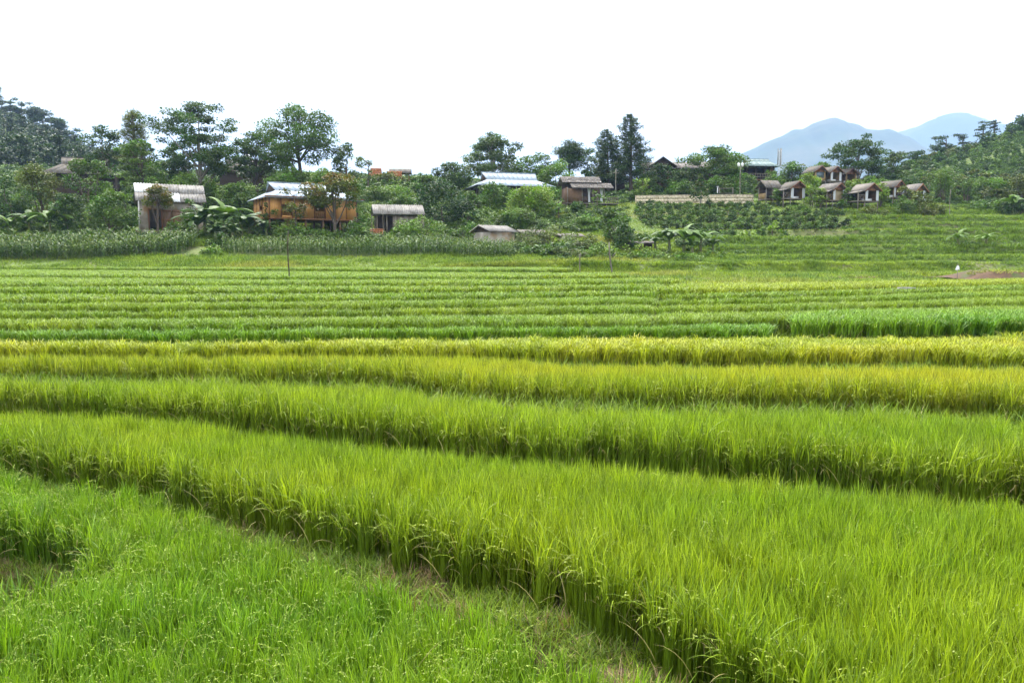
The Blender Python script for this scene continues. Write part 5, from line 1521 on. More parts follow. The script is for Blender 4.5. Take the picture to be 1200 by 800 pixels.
# cross gable towards the valley
for s in (-1, 1):
    q = [(-3.2 + s * 2.6, -W / 2 - 2.0, Z + 0.3), (-3.2 + s * 2.6, 0, Z + 0.3), (-3.2, 0, Z + 2.1), (-3.2, -W / 2 - 2.0, Z + 2.1)]
    if s < 0: q = [q[1], q[0], q[3], q[2]]
    slab(h, "gable_slope", "thatch", q, 0.09)
prism(h, "gable_panel", "wood_dark", [(-5.5, -W / 2 - 1.3, Z + 0.25), (-0.9, -W / 2 - 1.3, Z + 0.25), (-3.2, -W / 2 - 1.3, Z + 1.9)], 0.1)

h = house("small_lodge", "small dark roofed hut among the trunks of the tall conifers", 716, 146, 10, "hut")
bx(h, "wall", "wood_dark", (-2, 2, -1.6, 1.6, -1, 2.2)); gable_roof(h, "shingle", 4, 3.2, 2.3, 1.5, 0.5, cols=5, th=0.06, seed=10)
prism(h, "gable_panel", "wood_dark", [(-1.5, -1.75, 2.25), (1.5, -1.75, 2.25), (0, -1.75, 3.2)], 0.1)
beam(h, "corner_post", "wood_grey", (-2.1, -2.0, -1), (-2.1, -2.0, 2.2), 0.08)

# --- viewing pavilion with deck
h = house("deck_pavilion", "timber pavilion with raised deck and pale green roof above the stone wall", 884, 148, 6, "pavilion", -0.1)
L, W, F, Z = 5.6, 4.6, 1.3, 3.9
for i in range(5): beam(h, "stilt", "wood_dark", (-L / 2 + i * L / 4, -W / 2, -1.5), (-L / 2 + i * L / 4, -W / 2, F - 0.2), 0.12)
bx(h, "floor", "wood", (-L / 2 - 0.4, L / 2 + 0.4, -W / 2 - 0.5, W / 2, F - 0.2, F))
for i in range(4): beam(h, "post", "wood_dark", (-L / 2 + 0.3 + i * (L - 0.6) / 3, -W / 2 + 0.3, F), (-L / 2 + 0.3 + i * (L - 0.6) / 3, -W / 2 + 0.3, Z), 0.1)
bx(h, "wall", "wood_dark", (-L / 2, L / 2, W / 2 - 0.1, W / 2, F, Z)); bx(h, "wall", "wood", (L / 2 - 0.9, L / 2, -W / 2 + 0.5, -W / 2 + 0.6, F, Z)); bx(h, "wall", "wood_dark", (L / 2 - 0.1, L / 2 - 0.002, -W / 2 + 0.6, W / 2 - 0.1, F, Z)); bx(h, "wall", "wood_dark", (-L / 2, -L / 2 + 0.1, 0, W / 2 - 0.1, F, Z))
for k in range(14): bx(h, "railing_post", "wood_grey", (-L / 2 - 0.35 + k * 0.47, -L / 2 - 0.27 + k * 0.47, -W / 2 - 0.45, -W / 2 - 0.37, F, F + 0.95))
bx(h, "railing", "wood_grey", (-L / 2 - 0.4, L / 2 + 0.4, -W / 2 - 0.46, -W / 2 - 0.36, F + 0.95, F + 1.03), (-L / 2 - 0.4, L / 2 + 0.4, -W / 2 - 0.35, -W / 2 - 0.3, F + 0.4, F + 0.5))
hip_gable(h, "green_roof", L, W, Z + 0.1, 1.2, 0.6, cols=5, skirt=0.5, gab='wood_trim')

# --- cabins
def cabin(px, d, rz, label, W=2.7, L=3.0, F=0.85, wall="bamboo_wall", gable="gable_red", roof="thatch", opening="dark", porch=True, dz=0.0, curtains=True):
    """gable end towards the valley (-y), roof ridge along y, side porch on the left"""
    h = house("cabin", label, px, d, rz, "cabin", dz); h.scale = (0.9, 0.9, 0.92); h["group"] = "guest cabins on the slope"
    P_ = 1.35 if porch else 0.0
    Z = F + 1.9
    for x in ([-W / 2 - P_, -W / 2, W / 2] if porch else [-W / 2, W / 2]):
        for y in (-L / 2 + 0.05, L / 2 - 0.05): beam(h, "stilt", "wood_grey", (x, y, -1.2), (x, y, F - 0.16 if x != -W / 2 - P_ or not porch else Z - 0.3), 0.09)
    bx(h, "floor", "wood_grey", (-W / 2 - P_ - 0.1, W / 2 + 0.1, -L / 2 - 0.12, L / 2, F - 0.16, F))
    y0 = -L / 2
    bx(h, "wall", wall, (W / 2 - 0.1, W / 2, y0 + 0.1, L / 2, F, Z)); bx(h, "wall", wall, (-W / 2, W / 2, L / 2 - 0.1, L / 2 - 0.001, F, Z))
    bx(h, "wall", "wood_dark", (-W / 2, -W / 2 + 0.1, y0 + 1.2, L / 2 - 0.1, F, Z))
    bx(h, "wall", wall, (-W / 2, -W / 2 + 0.35, y0, y0 + 0.1, F, Z)); bx(h, "wall", wall, (W / 2 - 0.35, W / 2, y0, y0 + 0.099, F, Z))
    bx(h, "lintel", "wood_trim", (-W / 2 + 0.35, W / 2 - 0.35, y0, y0 + 0.1, Z - 0.3, Z))
    if opening == "curtain_gold":
        V, Q = [], []
        for i in range(15):
            for zz in (F, Z - 0.3): V.append((-W / 2 + 0.35 + (W - 0.7) * i / 14, y0 + 0.2 + 0.06 * (i % 2), zz))
        for i in range(14): Q.append((2 * i, 2 * i + 2, 2 * i + 3, 2 * i + 1))
        link("drape", mesh_np("drape", V, Q, smooth=True), M["curtain_gold"], h)
    elif opening == "glass":
        bx(h, "window", "glass", (-W / 2 + 0.35, W / 2 - 0.35, y0 + 0.04, y0 + 0.07, F + 0.5, Z - 0.3))
        bx(h, "wall", wall, (-W / 2 + 0.35, W / 2 - 0.35, y0 + 0.01, y0 + 0.09, F, F + 0.5))
    else:
        bx(h, "daybed", "white", (-W / 2 + 0.5, W / 2 - 0.7, y0 + 0.6, y0 + 1.6, F + 0.02, F + 0.38))
    if curtains:
        for s in (-1, 1):
            V, Q = [], []
            x = s * (W / 2 - 0.25)
            for i in range(7):
                for zz in (F + 0.05, Z - 0.25): V.append((x + (i / 6 - 0.5) * 0.52, y0 - 0.10 - 0.06 * (i % 2), zz))
            for i in range(6): Q.append((2 * i, 2 * i + 2, 2 * i + 3, 2 * i + 1))
            link("curtain", mesh_np("curtain", V, Q, smooth=True), M["curtain"], h)
    # roof: right slope short, left slope carries on over the porch
    hr = 0.95; zr = Z + hr; o = 0.45
    sl = hr / (W / 2)
    for s in (-1, 1):
        ext = W / 2 + 0.45
        q = [(s * ext, -L / 2 - o, zr - sl * ext), (s * ext, L / 2 + o, zr - sl * ext), (0, L / 2 + o, zr), (0, -L / 2 - o, zr)]
        if s < 0: q = [q[1], q[0], q[3], q[2]]
        slab(h, "roof_slope", roof, q, 0.12)
    if porch:
        ze = zr - sl * (W / 2 + 0.4)
        slab(h, "porch_roof", roof, [(-W / 2 - P_ - 0.3, L / 2, ze - 0.38), (-W / 2 - P_ - 0.3, -L / 2 - 0.2, ze - 0.38), (-W / 2 - 0.2, -L / 2 - 0.2, ze + 0.06), (-W / 2 - 0.2, L / 2, ze + 0.06)], 0.10)
        yb = -L / 2
        bx(h, "railing", "wood_grey", (-W / 2 - P_, -W / 2, yb - 0.04, yb + 0.04, F + 0.85, F + 0.93))
        for k in range(2):
            a = -W / 2 - P_ + k * P_ / 2; b = a + P_ / 2
            beam(h, "brace", "wood_grey", (a, yb, F + 0.05), (b, yb, F + 0.85), 0.035, 4); beam(h, "brace", "wood_grey", (b, yb + 0.01, F + 0.05), (a, yb + 0.01, F + 0.85), 0.035, 4)
    prism(h, "gable_panel", gable, [(-W / 2, -L / 2 - 0.02, Z), (W / 2, -L / 2 - 0.02, Z), (0, -L / 2 - 0.02, zr - 0.12)], 0.1)
    for s in (-1, 1):
        e = W / 2 + 0.45
        q = [(s * e, -L / 2 - o - 0.05, zr - sl * e - 0.03), (0, -L / 2 - o - 0.05, zr - 0.03), (0, -L / 2 - o - 0.05, zr - 0.25), (s * e, -L / 2 - o - 0.05, zr - sl * e - 0.25)]
        slab(h, "barge_board", "wood_trim" if gable != "gable_red" else "gable_red", q, 0.05)
    return h
cabin(927, 122, 17, "lower cabin with open front, white curtains and cross-braced porch, nearest the stone wall")
cabin(973, 121, 27, "lower cabin with a closed tan drape between white curtains", opening="curtain_gold", roof="shingle", F=0.75)
cabin(1012, 119, 20, "lower cabin with grey board roof and a deep cross-braced porch", opening="dark", roof="wood_grey", wall="wood", F=1.0)
cabin(1042, 125, 30, "lower cabin half hidden behind a bright young tree", porch=False)
cabin(1070, 124, 20, "small lower cabin with white daybed, beside the bamboo clump", W=2.1, L=2.4, F=0.6, roof="shingle", wall="wood_dark", gable="wood")
cabin(953, 143, 20, "upper red-gabled cabin with a blue-grey window beside the pale bush", W=2.6, opening="glass", porch=False, dz=0.0, curtains=False)
cabin(971, 144, 20, "upper red-gabled cabin in the middle of three, with parted white curtains", W=2.6, porch=False, dz=-0.1)
cabin(989, 146, 20, "upper red-gabled cabin with pale roof, last of three before the tall airy tree", W=2.7, porch=False, dz=-0.2, roof="thatch", curtains=False)
h = house("porch_hut", "dark open porch hut between the stone wall and the first lower cabin", 900, 124, 15, "hut")
for x in (-1.1, 1.1):
    for y in (-1, 1): beam(h, "post", "wood_grey", (x, y, -1), (x, y, 2.6), 0.08)
bx(h, "floor", "wood_grey", (-1.2, 1.2, -1.1, 1.1, 0.5, 0.62)); bx(h, "wall", "wood_dark", (-1.1, 1.1, 0.92, 1.0, 0.62, 2.5)); bx(h, "wall", "bamboo_wall", (-1.15, -1.08, -0.9, 0.9, 0.62, 1.5))
gable_roof(h, "thatch", 2.2, 2.2, 2.6, 0.9, 0.4, cols=3, th=0.08)
# walkway railing that links the cabins
wk = thing("walkway_railing", "weathered railing of the walkway joining the lower cabins", "railing", (x_at(993, 122), 122, hz(x_at(993, 122), 122)), R(10))
for k in range(9): bx(wk, "railing_post", "wood_grey", (-2.2 + k * 0.55, -2.11 + k * 0.55, -0.05, 0.05, -0.6, 1.9))
bx(wk, "top_rail", "wood_grey", (-2.25, 2.35, -0.06, 0.06, 1.9, 1.98)); bx(wk, "lower_rail", "wood_grey", (-2.25, 2.35, -0.04, 0.04, 1.3, 1.37)); bx(wk, "walk_board", "wood", (-2.25, 2.35, 0.06, 1.1, 0.95, 1.02))

# --- brick hut remains on the ridge
def brick_block(px, d, w, hgt, label, rz=8):
    x = x_at(px, d); z = hz(x, d)
    t = thing("brick_kiln", label, "brick wall", (x, d, z), R(rz)); g = random.Random(int(px))
    rows = int(hgt / 0.3)
    for r in range(rows):
        parts = []; a = -w / 2 + (0.25 if r % 2 else 0)
        while a < w / 2 - 0.2:
            parts.append(boxm(a + 0.01, min(w / 2, a + 0.5) - 0.01, -0.6 + g.uniform(-0.02, 0.02), 0.6, r * 0.3 + 0.01, r * 0.3 + 0.29)); a += 0.5
        link("brick_course", mesh_np("brick_course", *join_vq(parts)), M["brick_red"], t)
    bx(t, "footing", "earth", (-w / 2 - 0.1, w / 2 + 0.1, -0.7, 0.7, -1.0, 0.0))
    PLACED.append((x, d, 2))
    return t
brick_block(441, 150, 2.3, 2.6, "small orange brick kiln on the ridge beside a wispy tree")
brick_block(463, 152, 2.8, 2.2, "long low brick stack on the ridge under a dry thatch cover")
h = house("thatch_shelter", "dry grass shelter roof over bricks on the bare ridge", 470, 153, 5, "shelter")
for x in (-1.6, 1.6):
    for y in (-1, 1): beam(h, "post", "wood", (x, y, -1), (x, y, 2.0), 0.07)
gable_roof(h, "thatch", 3.4, 2.0, 2.0, 0.6, 0.4, cols=4, th=0.1)

# --- stone retaining wall
xa, xb = x_at(744, 128), x_at(882, 126)
sw = thing("stone_wall", "long low wall of beige stone above the coffee rows", "wall", ((xa + xb) / 2, 127, hz((xa + xb) / 2, 127)), math.atan2(-2.0, xb - xa))
Lw = math.hypot(xb - xa, 2.0); g_ = random.Random(12)
for r in range(3):
    parts = []; a = -Lw / 2 + g_.uniform(0, 0.2)
    while a < Lw / 2 - 0.1:
        w = g_.uniform(0.3, 0.75); e = min(Lw / 2, a + w)
        j0, j1 = g_.uniform(-0.06, 0.02), g_.uniform(-0.02, 0.06); parts.append(boxm(a + 0.006, e - 0.006, -0.25 - g_.uniform(0, 0.05), 0.25, -0.35 + r * 0.48 + 0.008 + j0, -0.35 + (r + 1) * 0.48 - 0.008 + min(0, j1))); a = e
    c = link("stone_course", mesh_np("stone_course", *join_vq(parts)), M["stone_wall"], sw)
bx(sw, "wall_core", "stone_wall", (-Lw / 2 + 0.02, Lw / 2 - 0.02, -0.22, 0.22, -1.0, 1.1)); bx(sw, "coping", "stone_wall", (-Lw / 2, Lw / 2, -0.31, 0.3, 1.102, 1.2))

# --- poles, posts, lamps
def pole(name, label, cat, px, d, ybot, ytop, r, mat, lean=0.0, sink=0.5):
    x = x_at(px, d); z = ground_any(px, d)
    zt = float(at_d(px, ytop, d)[2])
    t = thing(name, label, cat, (x, d, z))
    n = 6; s = np.linspace(0, 1, n)
    H = zt - z
    path = np.stack([lean * s + 0.03 * np.sin(s * 7), 0 * s, -sink + (H + sink) * s], 1)
    link("shaft", capped_mesh("shaft", path, np.linspace(r, r * 0.75, n), 7), M[mat], t)
    return t, H
def ground_any(px, d):
    """ground level at a place on the terraces or on the hill"""
    x = x_at(px, d)
    for i in range(len(TER) - 1, -1, -1):
        if i == len(TER) - 1 and d > 74: break
        if d > terrace_Y(i, px): return TER[i]["zg"]
    return hz(x, d)
t, H = pole("bamboo_pole", "thin dark bamboo pole standing at the top of the green terraces", "pole", 337, 40, 325, 270, 0.035, "wood_dark")
beam(t, "tie", "wood_grey", (-0.12, 0, H * 0.8), (0.12, 0, H * 0.82), 0.012)
t, H = pole("dead_stake", "bent dead branch stake before the bananas", "stake", 719, 62, 318, 284, 0.07, "wood_grey", -0.35)
beam(t, "twig", "wood_grey", (-0.1, 0, H * 0.55), (0.18, 0, H * 0.72), 0.03)
t, H = pole("fence_post", "pale straight post at the edge of the shrubs", "post", 680, 66, 312, 296, 0.05, "wood_grey"); beam(t, "nail_board", "wood", (-0.07, -0.05, H * 0.86), (0.07, -0.05, H * 0.86), 0.02)
for px, d, yt, lab in ((436, 97, 251, "slim bamboo prop under the shed eave, beside the brick pile"), (449, 96.5, 246, "taller bamboo prop in front of the shed wall")):
    t, H = pole("bamboo_prop", lab, "pole", px, d, 275, yt, 0.05, "wood_grey"); beam(t, "node_ring", "wood", (0, 0, H * 0.5), (0, 0, H * 0.5 + 0.05), 0.062)
t, H = pole("garden_post", "short white post behind the stone wall", "post", 840, 131, 228, 219, 0.10, "white"); bx(t, "cap", "white", (-0.15, 0.15, -0.15, 0.15, H, H + 0.08))
gt = thing("garden_gate", "low timber gate rail behind the stone wall near the white post", "gate", (x_at(850, 131), 131, hz(x_at(850, 131), 131)))
for x in (-1.1, 1.1): bx(gt, "gate_post", "wood_grey", (x - 0.06, x + 0.06, -0.06, 0.06, -0.5, 2.0))
for z in (1.0, 1.8): bx(gt, "gate_rail", "wood_grey", (-1.04, 1.04, -0.04, 0.04, z, z + 0.09))
t, H = pole("lamp_post", "tall lamp post with two white lanterns behind the stone wall", "lamp post", 866, 130, 230, 194, 0.08, "bark_pale")
for s in (-1, 1):
    beam(t, "arm", "steel", (0, 0, H - 0.35), (s * 0.30, 0, H - 0.15), 0.03)
    ln = link("lantern", capped_mesh("lantern", [(s * 0.30, 0, H - 0.2), (s * 0.30, 0, H - 0.1), (s * 0.30, 0, H + 0.3), (s * 0.30, 0, H + 0.42)], [0.10, 0.17, 0.21, 0.08], 8), M["white"], t)
t, H = pole("hill_lamp", "small pale post on the tea slope of the right hill", "post", 1117, 205, 202, 190, 0.14, "concrete"); bx(t, "lamp_head", "white", (-0.3, 0.3, -0.2, 0.2, H, H + 0.35))
t, H = pole("timber_post", "tall pale timber pole between the tall conifers", "pole", 721, 134, 222, 198, 0.09, "bark_pale"); beam(t, "crossarm", "wood_grey", (-0.5, 0, H * 0.86), (0.5, 0, H * 0.86), 0.05)
t, H = pole("garden_stake", "thin grey pole at the foot of the bamboo clump", "pole", 1112, 114, 243, 222, 0.05, "bark_pale"); beam(t, "tie", "wood", (-0.1, 0, H * 0.7), (0.1, 0, H * 0.7), 0.02)
# antenna mast
x = x_at(911.5, 205); z = hz(x, 205); zt = float(at_d(911.5, 174, 205)[2])
t = thing("antenna_mast", "grey mobile mast with tall white panel antennas above the cabins", "mast", (x, 205, z))
H = zt - z
for k in range(3):
    a = k * 2.094; beam(t, "mast_leg", "steel", (0.45 * math.cos(a), 0.45 * math.sin(a), -0.5), (0.3 * math.cos(a), 0.3 * math.sin(a), H - 0.5), 0.07)
for k in range(int(H / 0.9)):
    zz = 0.3 + k * 0.9
    for q in range(3):
        a, b = q * 2.094, (q + 1) * 2.094
        beam(t, "lattice_bar", "steel", (0.43 * math.cos(a), 0.43 * math.sin(a), zz), (0.43 * math.cos(b), 0.43 * math.sin(b), zz + 0.7), 0.03, 4)
for k in range(3):
    a = k * 2.094 - 1.57
    bx(t, "antenna_panel", "concrete", (0.5 * math.cos(a) - 0.09, 0.5 * math.cos(a) + 0.09, 0.42 * math.sin(a) - 0.06, 0.42 * math.sin(a) + 0.06, H - 4.4, H))
    beam(t, "bracket", "steel", (0.3 * math.cos(a), 0.3 * math.sin(a), H - 2.5), (0.4 * math.cos(a), 0.4 * math.sin(a), H - 2.5), 0.05)
# concrete block and white rag on the right-hand terraces
zb = TER[7]["zg"]; xw, yw = x_at(1119, 30.6, 357), 30.6
cb = thing("concrete_block", "flat grey concrete block resting on a rice bund", "block", (xw, terrace_Y(8, 1119) - 0.35, TER[8]["zg"] + 0.0), 0.1)
bx(cb, "block", "concrete", (-0.22, 0.16, -0.15, 0.15, -0.1, 0.62)); bx(cb, "cap_slab", "concrete", (-0.42, 0.2, -0.19, 0.19, 0.622, 0.74))
xr = x_at(1122, 60, 320)
rg = thing("scarecrow_rag", "white rag scarecrow tied to a stick on the weedy terrace", "scarecrow", (xr, 60, ground_any(1122, 60)))
beam(rg, "stick", "wood_grey", (0, 0, -0.3), (0, 0, 1.25), 0.025)
V = [(-0.10, 0, 1.3), (0.10, 0.02, 1.32), (-0.28, -0.06, 0.95), (0.0, -0.10, 1.0), (0.25, -0.03, 0.9), (-0.38, 0.02, 0.55), (-0.12, -0.08, 0.45), (0.08, -0.02, 0.6), (0.3, 0.05, 0.42), (0.0, 0.12, 0.95)]
V = [(x * 0.5, y * 0.5, 0.6 + z * 0.42) for x, y, z in V]
link("rag", mesh_np("rag", V, [(2, 3, 1, 0), (5, 6, 3, 2), (7, 8, 4, 3)], [(3, 4, 1), (0, 1, 9), (6, 7, 3)], smooth=True), M["white"], rg)
# bare earth bank
def earth_bank():
    xs = np.linspace(x_at(1142, 58), x_at(1330, 58), 40); V = []
    for i, x in enumerate(xs):
        e = min(1, i / 5); n = float(fbm(x * 0.9, 3.0, 44)) - 0.47
        base = TER[12]["zg"]
        z0 = TER[12]["zg"] - 0.1
        V += [(x, 58.6 + n * 0.4, z0), (x, 59.0 + n * 0.7, z0 + 0.3 * e + 0.2 * n), (x, 59.3 + n * 0.6, z0 + 0.5 * e + 0.3 * n), (x, 61.0, z0 + 0.55 * e + 0.1), (x, 64.5, base + 0.0)]
    Q = []
    for i in range(len(xs) - 1):
        for j in range(4): a = i * 5 + j; Q.append((a, a + 5, a + 6, a + 1))
    o = link("earth_bank", mesh_np("earth_bank", V, Q, smooth=True), M["earth"])
    tag(o, "bare reddish earth bank cut into the weedy terraces", "bank", None, "structure")
earth_bank()

# ================================================================== corn, coffee rows, undergrowth, forest, haze
def bush_mesh(name, seed, n, leaf, r, h, asp=0.36, droop=0.1):
    g = np.random.default_rng(seed); bl = []
    for k in range(n):
        a = g.uniform(0, 6.283); q = math.sqrt(g.uniform(0, 1)) * r * 0.7; rb = r * g.uniform(0.3, 0.5)
        bl.append((np.array([q * math.cos(a), q * math.sin(a), max(rb * 0.4, h * (1 - 0.5 * (q / r) ** 2) * g.uniform(0.5, 1.0) - rb * 0.5)]), (rb, rb, rb * 0.75)))
    V, Q, A = blob_leaves(g, bl, 0.26, leaf, droop, asp, 0.2)
    V[:, 2] = np.maximum(V[:, 2], 0.0)
    B = np.stack([A[:, 0], 0 * A[:, 0], 0.0 * A[:, 0]], 1)
    me = mesh_np(name, V, Q, None, {"lc": B}); me.materials.append(M["crop"])
    return me
library("bush", [bush_mesh("bush", 700 + k, 6, 0.17 + 0.02 * (k % 3), 0.75, 1.0 + 0.1 * (k % 2), asp=(0.36, 0.22, 0.42)[k % 3], droop=(0.1, 0.4, 0.0)[k % 3]) for k in range(7)])
def wood_tree_mesh(seed, kind):
    tm, cm = tree_mesh(kind, 10.0, 6.0, seed, 0.95)
    nv, nc = len(tm.vertices), len(cm.vertices)
    tv = np.empty(nv * 3, np.float32); tm.vertices.foreach_get("co", tv)
    cv = np.empty(nc * 3, np.float32); cm.vertices.foreach_get("co", cv)
    tq = np.empty(len(tm.loops), np.int32); tm.loops.foreach_get("vertex_index", tq)
    cq = np.empty(len(cm.loops), np.int32); cm.loops.foreach_get("vertex_index", cq)
    lv = np.empty(nc * 3, np.float32); cm.attributes["lv"].data.foreach_get("vector", lv)
    A = np.zeros((nv + nc, 3)); A[nv:, 0] = lv.reshape(-1, 3)[:, 0]; A[:nv, 2] = 0.0
    me = mesh_np("forest_tree", np.concatenate([tv.reshape(-1, 3), cv.reshape(-1, 3)]), np.concatenate([tq.reshape(-1, 4), cq.reshape(-1, 4) + nv]), None, {"lc": A})
    me.materials.append(M["crop"])
    return me
library("forest", [wood_tree_mesh(800 + k, kd) for k, kd in enumerate(('umbrella', 'pine', 'low', 'broad', 'umbrella'))])

def corn_field(pxs, y_front, y_back, label, seed, dens=0.42, hs=0.95):
    g = np.random.default_rng(seed)
    x0, x1 = x_at(pxs[0], 94) - 2, x_at(pxs[-1], 94) + 2
    X, Y = jitter_grid(x0, x1, 74, 94, dens, g)
    px, _ = project(X, Y, hill_z(X, Y) + 1)
    yf, yb = np.interp(px, pxs, y_front), np.interp(px, pxs, y_back)
    k = (px > pxs[0]) & (px < pxs[-1]) & (Y > yf) & (Y < yb)
    X, Y = X[k], Y[k]; n = len(X)
    Z = np.maximum(hill_z(X, Y), TER[13]["zg"] * 0 + hill_z(X, Y))
    rot = np.zeros((n, 3)); rot[:, 2] = g.uniform(0, 6.28, n); rot[:, :2] = g.normal(0, 0.05, (n, 2))
    s = hs * g.uniform(0.88, 1.12, n) * (0.92 + 0.35 * (fbm(X * 0.4, Y * 0.4, seed) - 0.47))
    scatter("corn_crop", "corn", np.stack([X, Y, Z - 0.03], 1), rot, np.stack([s * 1.1, s * 1.1, s], 1), g.integers(0, 5, n), tint_of((0.085, 0.155, 0.026), X, Y, g, 0.4, 9), label, "corn")
corn_field([-180, 0, 120, 180, 246], [78.6, 78.6, 78.8, 80.5, 81.5], [86, 86, 86, 86.5, 86.5], "dark green tall corn below the banana plants and the plastered house", 61)
corn_field([262, 300, 420, 520, 602], [81.5, 81, 80.5, 79.5, 77.5], [85, 85, 85.5, 86, 83], "tasselled corn strip below the stilt house and the open shed", 62, hs=0.78)

# coffee bushes in contour rows under the stone wall: every bush a plant of its own
def coffee():
    g = np.random.default_rng(81)
    protos = []
    for k in range(6):
        bl = []
        for q in range(9):
            a = g.uniform(0, 6.283); rr = 0.45 * math.sqrt(g.uniform()); rb = g.uniform(0.22, 0.34)
            bl.append((np.array([rr * math.cos(a), rr * math.sin(a), g.uniform(0.3, 0.85)]), (rb, rb, rb * 0.7)))
        V, Q, A = blob_leaves(g, bl, 0.3, 0.19, 0.2, 0.36, 0.2)
        V[:, 2] = np.maximum(V[:, 2], 0.02)
        cm = mesh_np("foliage", V, Q, None, {"lv": A}); cm.materials.append(M["leaf"])
        sm = mesh_np("stem", *join_vq([limb(g, (0, 0, -0.15), (0.25 * math.cos(b), 0.25 * math.sin(b), 0.6), 0.035, 0.012, 0.1, 4) for b in (0.3, 2.4, 4.4)])); sm.materials.append(M["bark"])
        protos.append((sm, cm))
    n = 0
    for row in range(17):
        d = 97.0 + row * 1.75
        x = x_at(735, d) + g.uniform(0, 1)
        while True:
            x += g.uniform(1.2, 1.7)
            yy = d + 1.2 * math.sin(x * 0.22 + row * 0.3) + g.normal(0, 0.15)
            z = hz(x, yy); px, py = project(x, yy, z)
            if px > 992 or n > 285: break
            lo = np.interp(px, [735, 840, 900, 960, 992], [262, 282, 281, 277, 268]); hi = np.interp(px, [735, 880, 900, 992], [243, 243, 247, 250])
            if py > lo or py < hi or px < 738 or g.uniform() < 0.07: continue
            if any((x - a) ** 2 + (yy - b) ** 2 < 1.0 for a, b, r in PLACED if abs(a - x) < 2): continue
            t = bpy.data.objects.new("coffee_bush", None); COL.objects.link(t); t.empty_display_size = 0.2
            t.location = (x, yy, z); t.rotation_euler = (0, 0, g.uniform(0, 6.28)); s = g.uniform(0.85, 1.3); t.scale = (s, s, s * g.uniform(0.85, 1.1))
            tag(t, "low dark green coffee bush in the contour rows under the stone wall", "coffee bush", "coffee bushes under the stone wall")
            sm, cm = protos[int(g.integers(0, 6))]
            o = bpy.data.objects.new("stem", sm); COL.objects.link(o); o.parent = t
            c = bpy.data.objects.new("foliage", cm); COL.objects.link(c); c.parent = t
            k = g.uniform(0.75, 1.25); b = GREENS['mid'] if g.uniform() < 0.6 else GREENS['dark']
            c.color = (b[0] * k, b[1] * k, b[2] * k, 0.1)
            n += 1
coffee()

